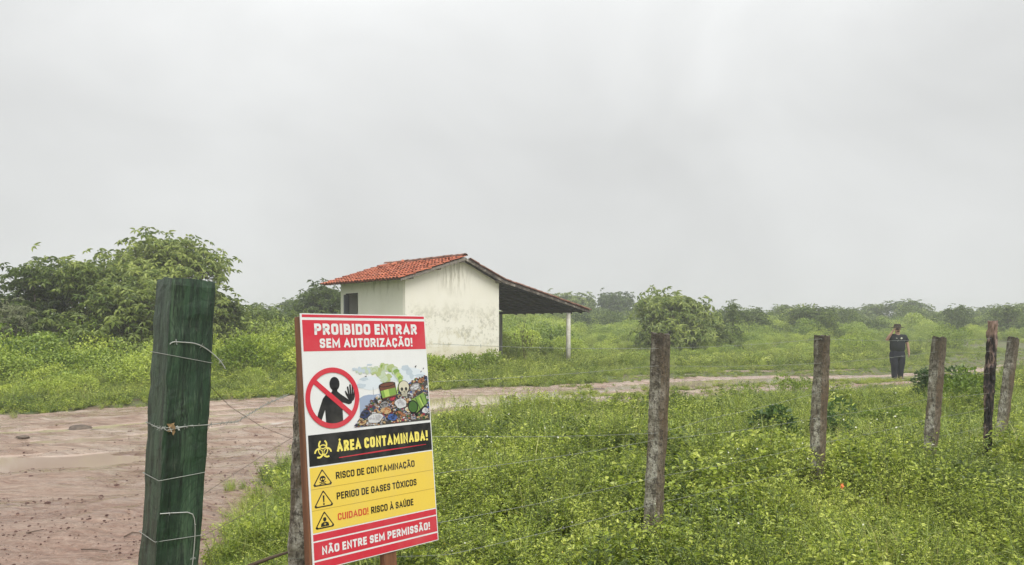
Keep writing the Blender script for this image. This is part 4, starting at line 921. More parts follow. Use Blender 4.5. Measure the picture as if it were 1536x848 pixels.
class Lay:
    def __init__(s): s.d = {}
    def poly(s, pts, col, lay):
        mb = s.d.setdefault(col, MB()); mb.add([P2(u, v, lay) for u, v in pts], [tuple(range(len(pts)))])
    def ell(s, u, v, ru, rv, col, lay, n=28, a0=0, rot=0, wob=0):
        s.poly([(u + (math.cos(rot) * ru * math.cos(t) - math.sin(rot) * rv * math.sin(t) * 1.0) * (1 + wob * math.sin(5 * t + u * 40)), v + (math.sin(rot) * ru * math.cos(t) * SW / SH + math.cos(rot) * rv * math.sin(t)) * (1 + wob * math.sin(4 * t + v * 50))) for t in [2 * math.pi * k / n for k in range(n)]], col, lay)
    def ring(s, u, v, R, r, col, lay, n=48, a=0, b=2 * math.pi):   # radii in metres
        mb = s.d.setdefault(col, MB()); k_ = n; V = []
        for k in range(k_ + 1):
            t = a + (b - a) * k / k_
            for q in (R, r): V.append(P2(u + q * math.cos(t) / SW, v + q * math.sin(t) / SH, lay))
        mb.add(V, [(2 * k, 2 * k + 1, 2 * k + 3, 2 * k + 2) for k in range(k_)])
    def line(s, u0, v0, u1, v1, w, col, lay, w1=None):
        a = Vector((u0 * SW, v0 * SH)); b = Vector((u1 * SW, v1 * SH)); d = (b - a).normalized(); n = Vector((-d.y, d.x)); w1 = w if w1 is None else w1
        s.poly([((a + n * w / 2).x / SW, (a + n * w / 2).y / SH), ((b + n * w1 / 2).x / SW, (b + n * w1 / 2).y / SH), ((b - n * w1 / 2).x / SW, (b - n * w1 / 2).y / SH), ((a - n * w / 2).x / SW, (a - n * w / 2).y / SH)], col, lay)
    def build(s, name, parent):
        cols = list(s.d); all_ = MB()
        for i, c in enumerate(cols):
            m_ = s.d[c]; b = len(all_.v); all_.v += m_.v; all_.f += [tuple(j + b for j in q) for q in m_.f]; all_.m += [i] * len(m_.f)
        me = bpy.data.meshes.new(name); me.from_pydata(all_.v, [], all_.f); me.polygons.foreach_set('material_index', all_.m); me.update()
        return link(name, me, parent, [SM[c] for c in cols])
mb = MB(); mb.box(-SW / 2, SW / 2, .0001, .006, 0, SH); board = mb.build('sign_board', SM['white'], SG, bevel=.001)
Lb = Lay()
def rect(u0, v0, u1, v1, c, l=1, nm='colour_band'):
    q_ = Lay(); q_.poly([(u0, v0), (u1, v0), (u1, v1), (u0, v1)], c, l); q_.build(nm, SG)
rect(.011, .004, .994, .015, 'red'); rect(.011, .026, .994, .151, 'red')
rect(.011, .480, .992, .6015, 'black'); rect(.011, .6065, .992, .857, 'yellow')
rect(.011, .6895, .992, .6912, 'line', 2, 'divider_line'); rect(.011, .771, .992, .7727, 'line', 2, 'divider_line')
rect(.011, .862, .992, .887, 'red'); rect(.011, .893, .992, .960, 'red'); rect(.011, .967, .992, .996, 'red')
Lb.poly([(.225, .5795), (.55, .5745), (.94, .5735), (.94, .5755), (.55, .5800), (.225, .5825)], 'red', 2)
Lb.build('underline', SG)
GL = {'A': (.72, [[(0, 0), (.5, 1), (1, 0)], [(.2, .30), (.8, .30)]]), 'B': (.62, [[(0, 0), (0, 1), (.93, 1, 1), (.93, .53, 1), (0, .53)], [(0, .53), (1, .53, 1), (1, 0, 1), (0, 0)]]),
 'C': (.60, [[(1, .68), (1, 1, 1), (0, 1, 1), (0, 0, 1), (1, 0, 1), (1, .32)]]), 'D': (.63, [[(0, 0), (0, 1), (1, 1, 1), (1, 0, 1), (0, 0)]]), 'E': (.52, [[(1, 1), (0, 1), (0, 0), (1, 0)], [(0, .52), (.88, .52)]]),
 'G': (.62, [[(1, .70), (1, 1, 1), (0, 1, 1), (0, 0, 1), (1, 0, 1), (1, .48), (.58, .48)]]), 'I': (.0, [[(.5, 0), (.5, 1)]]), 'M': (.84, [[(0, 0), (0, 1), (.5, .22), (1, 1), (1, 0)]]), 'N': (.66, [[(0, 0), (0, 1), (1, 0), (1, 1)]]),
 'O': (.64, [[(.5, 1), (1, 1, 1), (1, 0, 1), (0, 0, 1), (0, 1, 1), (.5, 1)]]), 'P': (.61, [[(0, 0), (0, 1), (1, 1, 1), (1, .44, 1), (0, .44)]]), 'R': (.63, [[(0, 0), (0, 1), (.97, 1, 1), (.97, .47, 1), (0, .47)], [(.45, .47), (1, 0)]]),
 'S': (.58, [[(1, .70), (1, 1, 1), (0, 1, 1), (0, .53, 1), (1, .50, 1), (1, 0, 1), (0, 0, 1), (0, .30)]]), 'T': (.58, [[(0, 1), (1, 1)], [(.5, 1), (.5, 0)]]), 'U': (.62, [[(0, 1), (0, 0, 1), (1, 0, 1), (1, 1)]]),
 'X': (.68, [[(0, 0), (1, 1)], [(0, 1), (1, 0)]]), 'Z': (.58, [[(0, 1), (1, 1), (0, 0), (1, 0)]]), '!': (.0, [[(.5, 1.16), (.5, .30)], [(.5, -.16), (.5, .10)]])}
ACC = {'Á': ('A', [(.42, 1.17), (.68, 1.38)]), 'À': ('A', [(.58, 1.17), (.32, 1.38)]), 'Ã': ('A', [(.12, 1.20), (.34, 1.34), (.66, 1.20), (.88, 1.34)]), 'Ó': ('O', [(.42, 1.18), (.68, 1.38)]), 'Ú': ('U', [(.42, 1.18), (.68, 1.38)]), 'Ç': ('C', [(.52, -.04), (.58, -.16), (.36, -.26)])}
def text(body, u0, u1, v0, v1, col, lay=3, bold=.2, name='lettering'):
    """condensed capitals drawn as thick strokes; the capitals fill v0..v1 and the line fills u0..u1"""
    hgt_ = (v1 - v0) * SH; T = bold; gap_ = .115; items = []; x = 0
    for ch in body:
        if ch == ' ': x += .30; continue
        k, ex = ACC.get(ch, (ch, None)); w, st_ = GL[k]; w = max(w, T); items.append((x, w, st_, ex, k not in 'CGS!')); x += w + gap_
    tot = x - gap_; sx = (u1 - u0) * SW / (tot * hgt_); mb = MB(); cnt = 0
    def stroke(P_, t, ext=True):
        nonlocal cnt
        Q = []
        for i, p in enumerate(P_):
            if len(p) > 2 and p[2]:
                a = Vector(P_[i - 1][:2]); c = Vector(p[:2]); b = Vector(P_[i + 1][:2]); r = min(.17, (a - c).length * .5, (b - c).length * .5)
                p1 = c + (a - c).normalized() * r; p2 = c + (b - c).normalized() * r
                for k in range(5): q = k / 4; Q.append(p1 * (1 - q)**2 + c * 2 * q * (1 - q) + p2 * q * q)
            else: Q.append(Vector(p[:2]))
        Q = [q for i, q in enumerate(Q) if i == 0 or (q - Q[i - 1]).length > 1e-4]; L_ = []; n_ = len(Q); clo = (Q[0] - Q[-1]).length < 1e-4
        for i, q in enumerate(Q):
            a = Q[i - 1] if i > 0 else (Q[-2] if clo else None); b = Q[i + 1] if i < n_ - 1 else (Q[1] if clo else None)
            d1 = (q - a).normalized() if a is not None else (b - q).normalized(); d2 = (b - q).normalized() if b is not None else d1
            n1 = Vector((-d1.y, d1.x)); n2 = Vector((-d2.y, d2.x)); m_ = n1 + n2
            m_ = n1 if m_.length < .3 else m_.normalized(); k = min(1 / max(m_.dot(n1), .3), 2.0); L_.append((q + m_ * t / 2 * k, q - m_ * t / 2 * k))
        if ext and not clo:
            for e_, o_ in ((0, 1), (-1, -2)):
                d_ = (Q[e_] - Q[o_]).normalized(); k_ = .5 if min(abs(d_.x), abs(d_.y)) < .1 else .38
                L_[e_] = tuple(p + d_ * t * k_ for p in L_[e_])
        l2 = lay + .03 * (cnt % 9); cnt += 1; V = []
        for a, b in L_:
            for q in (a, b): V.append(P2(u0 + q.x * hgt_ / SW, v1 - q.y * hgt_ / SH, l2))
        mb.add(V, [(2 * i, 2 * i + 1, 2 * i + 3, 2 * i + 2) for i in range(len(L_) - 1)])
    for x, w, st_, ex, xt in items:
        X0 = x * sx; Wg = w * sx; t = min(T, T * (.5 + .5 * sx) + .02)
        def mp(p): return ((X0 + t / 2 + p[0] * max(Wg - t, 0), t / 2 + p[1] * (1 - t)) + tuple(p[2:]))
        for q in st_: stroke([mp(p) for p in q], t, xt)
        if ex: stroke([mp(p) for p in ex], t * .8, False)
    return mb.build(name, SM[col], SG)
text('PROIBIDO ENTRAR', .094, .921, .040, .0855, 'white', bold=.25)
text('SEM AUTORIZAÇÃO!', .128, .875, .1005, .1385, 'white', bold=.23)
text('ÁREA CONTAMINADA!', .212, .957, .514, .5575, 'paleyellow', bold=.235)
text('RISCO DE CONTAMINAÇÃO', .194, .827, .636, .6635, 'black', bold=.185)
text('PERIGO DE GASES TÓXICOS', .192, .834, .7165, .744, 'black', bold=.185)
text('CUIDADO!', .192, .424, .7985, .8255, 'wordred', bold=.185)
text('RISCO À SAÚDE', .446, .796, .7985, .8265, 'black', bold=.185)
text('NÃO ENTRE SEM PERMISSÃO!', .067, .928, .9125, .9445, 'white', bold=.23)
# prohibition roundel: black figure holding up a hand, red ring and bar
Lp = Lay(); cu, cv_, R0 = .2035, .3405, .1355
def rr(x, y): return (cu + x / SW, cv_ + y / SH)
Lp.ring(cu, cv_, R0, R0 - .0225, 'red', 6, 64)
Lp.ell(cu + .012 / SW, cv_ - .062 / SH, .0255 / SW, .031 / SH, 'black', 2)
Lp.poly([rr(*p) for p in ((.002, -.045), (.024, -.045), (.024, -.028), (.038, -.016), (.062, .000), (.078, .012), (.088, .008), (.092, -.004), (.098, .002), (.100, .016), (.094, .030), (.080, .034), (.056, .026), (.048, .024), (.046, .06), (.046, .116), (-.040, .116), (-.042, .050), (-.052, .072), (-.066, .106), (-.086, .098), (-.078, .066), (-.064, .032), (-.050, .000), (-.036, -.014), (-.004, -.026))], 'black', 2)
Lp.poly([rr(*p) for p in ((.078, .010), (.066, -.012), (.062, -.026), (.067, -.028), (.076, -.014), (.080, -.010), (.112, -.012), (.112, .002), (.106, .016), (.096, .022), (.086, .020))], 'black', 3)
for i, (x0, x1, yt) in enumerate(((.083, .078, -.043), (.092, .091, -.052), (.101, .104, -.050), (.109, .116, -.040))):
    Lp.line(cu + x0 / SW, cv_ - .008 / SH, cu + x1 / SW, cv_ + yt / SH, .0082, 'black', 3)
    Lp.ell(cu + x1 / SW, cv_ + yt / SH, .0041 / SW, .0041 / SH, 'black', 3, 10)
a = rad(41); q = R0 - .012
Lp.line(cu - q * math.cos(a) / SW, cv_ - q * math.sin(a) / SH, cu + q * math.cos(a) / SW, cv_ + q * math.sin(a) / SH, .0225, 'red', 5)
Lp.build('prohibition_roundel', SG)
# rubbish-heap picture, flat print made of many small shapes
rp = random.Random(5); Lh = Lay()
ht = [(.36, .468), (.40, .44), (.45, .392), (.50, .365), (.55, .352), (.60, .352), (.68, .345), (.75, .33), (.80, .31), (.87, .288), (.94, .277), (.99, .272)]
def top(u): return float(np.interp(u, [p[0] for p in ht], [p[1] for p in ht]))
Lh.poly([(.345, .469)] + ht + [(.991, .469)], 'darkgrey', 2)
cols = ['grey', 'palegrey', 'darkgrey', 'black', 'brown', 'rusty', 'tan', 'blue', 'navy', 'grey', 'black', 'palegrey', 'brown', 'darkgrey', 'tan', 'darkgreen', 'plum']
Lh.ell(.80, .262, .17, .030, 'wash', 1.1, 30, wob=.06); Lh.ell(.50, .29, .11, .028, 'wash', 1.1, 30, wob=.06)
for k in range(1500):
    u = rp.uniform(.36, .985); t_v = top(u); v = rp.uniform(t_v - .004, .464); sz = rp.uniform(.0025, .0115); a0 = rp.uniform(0, 3.14); n = rp.randint(3, 6); st_ = rp.uniform(.3, 1)
    pts = []
    for j in range(n):
        t = a0 + 2 * math.pi * j / n + rp.uniform(-.3, .3); x = sz * math.cos(t); y = sz * math.sin(t) * st_; pts.append((min(.991, u + (x * .9 - y * .4) / SW), min(.469, v + (y + .3 * x) / SH)))
    Lh.poly(pts, rp.choice(cols), 3 + (k % 9) * .3)
def bag(u, v, ru, rv, c, sh_, rot=0):
    Lh.ell(u, v, ru + .003, rv + .002, 'black', 6, 18, rot=rot, wob=.07); Lh.ell(u, v, ru, rv, c, 6.3, 18, rot=rot, wob=.08)
    for k in range(7):
        a_ = rp.uniform(0, 6.28); q_ = rp.uniform(.2, .7); uu = u + ru * q_ * math.cos(a_); vv_ = v + rv * q_ * math.sin(a_); z_ = rp.uniform(.18, .4)
        Lh.poly([(uu + ru * z_ * math.cos(b2) * rp.uniform(.6, 1), vv_ + rv * z_ * math.sin(b2) * rp.uniform(.6, 1)) for b2 in (0, 1.3, 2.6, 3.9, 5.1)], 'bagdark' if c == 'palegrey' else sh_, 6.4 + .03 * k)
    for k in range(4):
        t = rp.uniform(-.8, .8); Lh.line(u + t * ru * .8, v - rv * .7 * (1 - abs(t) * .4), u + t * ru * .5 + rp.uniform(-.01, .01), v + rv * .75 * (1 - abs(t) * .4), .002, sh_, 6.7, .0005)
bag(.52, .438, .062, .020, 'palegrey', 'grey', -.12); bag(.738, .385, .050, .021, 'palegrey', 'grey', .1); bag(.60, .385, .034, .014, 'grey', 'darkgrey'); bag(.44, .418, .040, .016, 'navy', 'black', -.3)
bag(.66, .441, .040, .014, 'blue', 'navy', .1); bag(.61, .41, .045, .014, 'tan', 'rusty', .1); bag(.67, .357, .027, .015, 'plum', 'red'); bag(.87, .318, .045, .016, 'grey', 'palegrey', -.3); bag(.95, .425, .03, .012, 'palegrey', 'grey'); bag(.80, .415, .03, .011, 'bone', 'tan', .3)
bag(.93, .292, .03, .010, 'rusty', 'brown', -.2); bag(.42, .452, .03, .008, 'tan', 'brown', -.3); bag(.74, .43, .04, .007, 'rusty', 'brown', .5)
# upright drum
Lh.poly([(.562, .304), (.700, .292), (.712, .352), (.585, .366)], 'black', 7); Lh.poly([(.567, .306), (.695, .295), (.706, .350), (.590, .362)], 'brown', 7.3)
Lh.poly([(.574, .326), (.700, .315), (.706, .345), (.588, .357)], 'green', 7.6); Lh.poly([(.600, .324), (.640, .320), (.648, .350), (.612, .354)], 'lime', 7.8)
Lh.ell(.631, .300, .068, .0105, 'black', 7.9, 24, rot=-.1); Lh.ell(.631, .300, .060, .0075, 'brown', 8.1, 24, rot=-.1)
# drum on its side
Lh.ell(.885, .398, .075, .036, 'black', 7, 24, rot=-.45); Lh.poly([(.825, .375), (.94, .345), (.975, .39), (.87, .432)], 'green', 7.3); Lh.ell(.842, .404, .046, .029, 'black', 7.6, 24, rot=.2); Lh.ell(.842, .404, .038, .024, 'darkgreen', 7.9, 24, rot=.2)
for q in (.0, .045, .085): Lh.line(.868 + q, .368 - q * .22, .905 + q * .8, .418 - q * .3, .006, 'darkgreen', 8)
Lh.line(.90, .366, .935, .405, .008, 'lime', 8.2)
# skull
Lh.ell(.772, .318, .050, .031, 'black', 8.4, 24); Lh.ell(.772, .316, .044, .027, 'bone', 8.7, 24); Lh.poly([(.745, .33), (.80, .33), (.795, .356), (.752, .356)], 'bone', 8.7)
for dx in (-.018, .018): Lh.ell(.772 + dx, .324, .0115, .0078, 'black', 9, 14)
Lh.poly([(.768, .338), (.772, .331), (.777, .338)], 'black', 9)
for k in range(5): Lh.line(.755 + k * .0085, .345, .755 + k * .0085, .356, .0018, 'black', 9)
Lh.line(.752, .345, .794, .345, .0015, 'black', 9.1)
# smoke
for k in range(46):
    t = k / 45; u = .62 - .24 * max(0, t - .12) ** .9 * 1.1 + .02 * rp.uniform(-1, 1); v = .290 - .055 * min(1, t * 3) + rp.uniform(-.008, .010); Lh.ell(u + .01, v, rp.uniform(.012, .03) * (1.15 - .6 * t), rp.uniform(.007, .015) * (1.15 - .55 * t), rp.choice(['smoke', 'palesmoke', 'smoke'] if t < .6 else ['palesmoke', 'cloud']), 2 + .02 * k, 14, wob=.12)
for k in range(34):
    t = k / 33; u = .60 + .16 * t + rp.uniform(-.012, .012); v = .225 + .035 * t * t + (0 if t < .75 else (t - .75) * .22) + rp.uniform(-.008, .008); Lh.ell(u, v, rp.uniform(.014, .028), rp.uniform(.008, .015), rp.choice(['smoke', 'palesmoke', 'green', 'smoke']), 3.1 + .02 * k, 14, wob=.12)
for k in range(14):
    t = k / 13; Lh.ell(.735 + .015 * math.sin(t * 5) , .265 + .075 * t, .020 * (1 - .6 * t), .010, rp.choice(['lime', 'green', 'lime']), 4 + .02 * k, 12, wob=.1)
for u, v, ru, rv in ((.45, .272, .035, .007), (.42, .299, .045, .009), (.50, .213, .022, .004), (.80, .232, .035, .012), (.83, .25, .03, .014), (.85, .27, .02, .012), (.92, .268, .045, .006)): Lh.ell(u, v, ru, rv, 'cloud', 1.5, 18, wob=.12)
Lh.poly([(.405, .372), (.405, .350), (.44, .341), (.48, .338), (.52, .340), (.57, .337), (.58, .36), (.40, .43)], 'hill', 1.3); Lh.line(.518, .308, .518, .34, .0022, 'grey', 1.4)
Lh.line(.602, .286, .625, .303, .006, 'smoke', 3.2, .004)
for u, v, q in ((.885, .231, 1.2), (.955, .241, .9), (.932, .254, .9), (.464, .263, .7)):
    Lh.poly([(u, v), (u - .016 * q, v - .004 * q), (u - .004 * q, v - .001 * q), (u + .006 * q, v - .0065 * q), (u + .012 * q, v - .007 * q), (u + .004 * q, v + .002 * q)], 'darkgrey', 3.5)
Lh.build('rubbish_heap_print', SG)
# biohazard mark
Lq = Lay(); bu, bv = .111, .543; m_r = .0245
for k in range(3):
    a = -math.pi / 2 + k * 2 * math.pi / 3; u = bu + .0235 * math.cos(a) / SW; v = bv + .0235 * math.sin(a) / SH
    Lq.ring(u, v, .0225, .0150, 'paleyellow', 3, 40, a + .55 + 0, a - .55 + 2 * math.pi)
Lq.ring(bu, bv, .0245, .0200, 'paleyellow', 4, 40); Lq.ell(bu, bv, .0085 / SW, .0085 / SH, 'paleyellow', 5, 20); Lq.ell(bu, bv, .0042 / SW, .0042 / SH, 'black', 6, 14)
for k in range(3):
    a = math.pi / 2 + k * 2 * math.pi / 3 + math.pi; Lq.line(bu, bv, bu + .014 * math.cos(a + math.pi / 3 * 3) / SW, bv + .014 * math.sin(a + math.pi) / SH, .0035, 'black', 5.5)
Lq.build('biohazard_mark', SG)
# hazard triangles
def tri(cu_, v0, v1, hw_, kind):
    L = Lay()
    def T(sc_, c, l):
        m_v = v0 + (v1 - v0) * .62; pts = []
        for (x, y) in ((0, v0), (hw_, v1), (-hw_, v1)):
            for dx, dy in ((-.004, .004), (.004, .004)) if y == v0 else (((-.0, -.006), (-.008, 0)) if x > 0 else ((.008, 0), (.0, -.006))): pts.append((cu_ + (x + dx) * sc_, m_v + (y + dy - m_v) * sc_))
        L.poly(pts, c, l)
    T(1, 'black', 2); T(.80, 'yellow', 3); mv = v0 + (v1 - v0) * .64
    if kind == 0:
        L.ell(cu_, mv - .004, .021, .0105, 'black', 4, 20); L.poly([(cu_ - .011, mv + .002), (cu_ + .011, mv + .002), (cu_ + .010, mv + .0095), (cu_ - .010, mv + .0095)], 'black', 4)
        for dx in (-.008, .008): L.ell(cu_ + dx, mv - .002, .0055, .0034, 'yellow', 5, 12)
        L.line(cu_ - .024, mv + .009, cu_ + .024, mv + .0185, .003, 'black', 4); L.line(cu_ + .024, mv + .009, cu_ - .024, mv + .0185, .003, 'black', 4)
    elif kind == 1:
        L.poly([(cu_ - .0065, mv - .021), (cu_ + .0065, mv - .021), (cu_ + .004, mv + .006), (cu_ - .004, mv + .006)], 'black', 4); L.ell(cu_, mv + .0125, .0065, .004, 'black', 4, 14)
    else:
        L.ell(cu_, mv - .010, .012, .0085, 'black', 4, 18); L.poly([(cu_ - .030, mv + .017), (cu_ - .026, mv + .005), (cu_ - .012, mv + .0), (cu_ + .012, mv + .0), (cu_ + .026, mv + .005), (cu_ + .030, mv + .017)], 'black', 4)
        L.line(cu_, mv + .003, cu_, mv + .013, .0025, 'yellow', 5); L.line(cu_ - .008, mv + .008, cu_ + .008, mv + .008, .0025, 'yellow', 5)
    L.build('hazard_triangle', SG)
tri(.097, .614, .681, .067, 0); tri(.097, .6965, .7635, .067, 1); tri(.097, .778, .845, .067, 2)
# wooden uprights behind the board
mb = MB(); zb = -.75
def plank(xt, xb, w, y0, y1, zt, zb):
    v = []
    for z, x in ((zb, xb), (zt, xt)):
        for yy in (y0, y1): v += [(x, yy, z), (x + w, yy, z)]
    mb.add(v, [(0, 1, 3, 2), (4, 6, 7, 5), (0, 4, 5, 1), (2, 3, 7, 6), (0, 2, 6, 4), (1, 5, 7, 3)])
plank(-SW / 2 - .001, -SW / 2 - .016, .06, .0075, .052, SH - .012, -.70); mb.build('wooden_upright', M['plank'], SG, bevel=.002)
mb = MB(); plank(.03, .02, .07, .0075, .045, SH - .05, -.70); mb.build('wooden_upright', M['plank'], SG, bevel=.002)
mb = MB(); mb.box(-SW / 2 + .062, .028, .0075, .03, .75, .82); mb.build('cross_rail', M['plank'], SG)

# ------------------------------------------------------------------ man on the track
mp_ = Vector((px2x(1346, 25.2), 25.2, track_z(px2x(1346, 25.2), 25.2) + .0)); mp_.z = max(mp_.z, -.04)
MAN = empty('person', mp_, rad(-8), 'bearded man in dark T-shirt, dark trousers and brimmed hat holding a device to his face', 'person')
MAN.scale = (1.14, 1.10, 1.04)
M['skin'] = mat('skin', (.40, .25, .18), .55); M['shirt'] = mat('dark_cotton', (.014, .018, .020), .85); M['trouser'] = mat('navy_trousers', (.014, .016, .026), .85)
M['boot'] = mat('black_leather', (.015, .014, .014), .5); M['beard'] = mat('dark_hair', (.018, .014, .012), .8); M['hat'] = mat('olive_brown_hat', (.045, .035, .024), .85); M['device'] = mat('black_plastic', (.012, .012, .014), .3); M['badge'] = mat('pale_print', (.62, .62, .45), .7)
def skin(name, nodes, edges, m_, parent, root=0, sub=2):
    me = bpy.data.meshes.new(name); me.from_pydata([n_[:3] for n_ in nodes], edges, []); o = link(name, me, parent, m_)
    md = o.modifiers.new('skin', 'SKIN'); md.use_smooth_shade = True
    for i, n_ in enumerate(nodes):
        sv = me.skin_vertices[0].data[i]; r = n_[3]; sv.radius = r if isinstance(r, tuple) else (r, r); sv.use_root = i == root
    s_ = o.modifiers.new('sub', 'SUBSURF'); s_.levels = sub; s_.render_levels = sub; return o
nodes = [(0, 0, .95, (.155, .11)), (0, 0, 1.15, (.165, .12)), (0, .0, 1.35, (.17, .12)), (0, .01, 1.47, (.09, .08)), (0, .0, 1.54, .06), (0, -.015, 1.60, (.068, .08)), (0, -.01, 1.68, (.078, .095)), (0, 0, 1.76, (.06, .075)),
 (-.20, .01, 1.43, .062), (-.315, -.04, 1.30, .052), (-.27, -.14, 1.45, .042), (-.20, -.17, 1.575, .030), (-.17, -.17, 1.635, (.036, .022)),
 (.21, .01, 1.42, .062), (.29, .02, 1.18, .050), (.315, -.02, .96, .038), (.315, -.03, .90, .028), (.31, -.04, .83, (.022, .038)),
 (-.10, 0, .88, .095), (-.09, -.03, .50, .068), (-.085, .01, .12, .045), (.10, 0, .88, .095), (.10, -.01, .50, .068), (.095, .02, .12, .045),
 (-.09, -.06, .05, .04), (.10, -.06, .05, .04)]
edges = [(0, 1), (1, 2), (2, 3), (3, 4), (4, 5), (5, 6), (6, 7), (2, 8), (8, 9), (9, 10), (10, 11), (11, 12), (2, 13), (13, 14), (14, 15), (15, 16), (16, 17), (0, 18), (18, 19), (19, 20), (0, 21), (21, 22), (22, 23), (20, 24), (23, 25)]
def hand(tip, dirs, spread, r0, curl):
    base = len(nodes)
    for k in range(4):
        o_ = Vector(nodes[tip][:3]); s_ = Vector(spread) * (k - 1.5) * .018; d = Vector(dirs); c = Vector(curl); L = (.030, .036, .033, .026)[k]
        p1 = o_ + s_ + d * .035; p2 = p1 + d * L + c * .008; p3 = p2 + (d * .6 + c).normalized() * L * .8
        for p, r in ((p1, .010), (p2, .009), (p3, .008)): nodes.append((*p, r))
        b = len(nodes) - 3; edges.extend([(tip, b), (b, b + 1), (b + 1, b + 2)])
    o_ = Vector(nodes[tip][:3]); t = Vector(spread).normalized() * -1; p1 = o_ + t * .035 - Vector(dirs) * .01; p2 = p1 + t * .018 + Vector(dirs) * .028
    nodes.append((*p1, .011)); nodes.append((*p2, .009)); b = len(nodes) - 2; edges.extend([(tip, b), (b, b + 1)])
hand(12, (.45, -.35, .75), (.55, .75, 0), .01, (.8, -.1, .1)); hand(17, (0, -.1, -1), (0, 1, 0), .01, (-.5, 0, -.2))
skin('body', nodes, edges, M['skin'], MAN)
skin('t_shirt', [(0, 0, .90, (.19, .14)), (0, 0, .98, (.235, .17)), (0, -.01, 1.12, (.24, .185)), (0, 0, 1.28, (.225, .165)), (0, 0, 1.40, (.19, .135)), (0, .005, 1.50, (.085, .075)), (-.195, .01, 1.435, .09), (-.30, -.03, 1.315, .088), (.205, .01, 1.425, .09), (.275, .01, 1.235, .086)],
     [(0, 1), (1, 2), (2, 3), (3, 4), (4, 5), (4, 6), (6, 7), (4, 8), (8, 9)], M['shirt'], MAN)
skin('trousers', [(0, 0, 1.08, (.19, .14)), (0, 0, .93, (.225, .165)), (-.10, 0, .78, .145), (-.09, -.03, .50, .112), (-.085, .0, .24, .088), (-.085, .01, .03, .082), (.105, 0, .78, .145), (.10, -.01, .50, .112), (.095, .02, .24, .088), (.095, .03, .03, .082)],
     [(0, 1), (1, 2), (2, 3), (3, 4), (4, 5), (1, 6), (6, 7), (7, 8), (8, 9)], M['trouser'], MAN)
for sx in (-.09, .10):
    skin('boot', [(sx, .03, .05, (.05, .055)), (sx, -.06, .045, (.05, .05)), (sx + (.03 if sx > 0 else -.04), -.17, .034, (.045, .036)), (sx, .01, .12, .055)], [(0, 1), (1, 2), (0, 3)], M['boot'], MAN)
skin('beard', [(0, -.045, 1.615, (.062, .058)), (0, -.06, 1.575, (.045, .045))], [(0, 1)], M['beard'], MAN)
for sx in (-.03, .03):
    mb = MB(); mb.tube([(sx - .011, -.088, 1.695), (sx, -.095, 1.696), (sx + .011, -.088, 1.695)], [.003, .008, .003], 6); mb.build('eye', M['beard'], MAN, True)
mb = MB(); mb.tube([(0, -.088, 1.70), (0, -.112, 1.665), (0, -.09, 1.655)], [.008, .014, .008], 6); mb.build('nose', M['skin'], MAN, True)
for sx in (-.085, .085):
    mb = MB(); mb.tube([(sx, .005, 1.65), (sx * 1.1, .005, 1.68), (sx, .005, 1.705)], [.008, .015, .008], 6); mb.build('ear', M['skin'], MAN, True)
mb = MB(); prof = [(.185, 1.715), (.18, 1.726), (.105, 1.748), (.098, 1.80), (.085, 1.838), (.04, 1.85), (.0, 1.846)]; n = 20; v = []; f = []
for (r, z) in prof + [(.0, 1.73)]:
    for k in range(n): t = 2 * math.pi * k / n; v.append((r * math.cos(t), r * math.sin(t) * 1.08, z + (.018 * abs(math.cos(t)) if r > .15 else 0)))
for i in range(len(prof) - 1): f += [(i * n + k, i * n + (k + 1) % n, (i + 1) * n + (k + 1) % n, (i + 1) * n + k) for k in range(n)]
b_ = len(prof) * n; f += [(k, b_ + k, b_ + (k + 1) % n, (k + 1) % n) for k in range(n)]
mb.add(v, f); mb.build('hat', M['hat'], MAN, True)
mb = MB(); mb.add([(.05, -.136, 1.345), (.085, -.134, 1.35), (.095, -.132, 1.375), (.085, -.130, 1.40), (.055, -.130, 1.405), (.04, -.133, 1.375)], [(0, 1, 2, 3, 4, 5)])
mb.add([(-.09, -.132, 1.37), (-.05, -.134, 1.37), (-.05, -.134, 1.385), (-.09, -.132, 1.385)], [(0, 1, 2, 3)])
bd = mb.build('shirt_badge', M['badge'], MAN); bd.location = (0, -.018, 0)
sw = bd.modifiers.new('thick', 'SOLIDIFY'); sw.thickness = .004
mb = MB(); mb.box(-.115, -.005 - .02, -.20, -.165, 1.655, 1.70); mb.tube([(-.06, -.19, 1.678), (-.06, -.225, 1.678)], .016, 10)
dv = mb.build('handheld_device', M['device'], None, bevel=.004); dv.location = mp_; dv.rotation_euler = (0, 0, rad(-8)); dv.scale = (1.04,) * 3
tag(dv, 'small black handheld device held up to the man\'s face', 'device')

# ------------------------------------------------------------------ small things
def rock(name, px, py, w_, h_, lab, Y=None, m_='rock', seed=1):
    Y = Y or CAMZ * F / (py - 497); x = px2x(px, Y); me = bpy.data.meshes.new(name); bm = bmesh.new(); bmesh.ops.create_icosphere(bm, subdivisions=3, radius=1)
    for v in bm.verts:
        n_ = 1 + .5 * (float(vn(v.co.x * 1.8 + seed, v.co.y * 1.8 + v.co.z * 2.1, seed)) - .5); v.co = Vector((v.co.x * w_ / 2 * n_, v.co.y * w_ * .35 * n_, max(v.co.z, -.3) * h_ * n_))
    bm.to_mesh(me); bm.free(); me.polygons.foreach_set('use_smooth', [False] * len(me.polygons)); o = link(name, me, None, M[m_]); o.location = (x, Y, track_z(x, Y) if float(track_sd(np.array(x), np.array(Y))) < .2 else float(gz(x, Y))); return tag(o, lab, 'rock')
rock('rock', 122, 641, .42, .10, 'low dark rock lying on the mud track at the left', seed=3)
rock('rock', 33, 658, .20, .03, 'flat clod left of the dark rock on the track', seed=5)
rock('rock', 768, 596, .40, .10, 'rounded brown stone at the near edge of the puddle right of the house front', seed=7)
rock('clod', 895, 583, .55, .10, 'dark clod of earth on the bright part of the track left of the first post', seed=9)
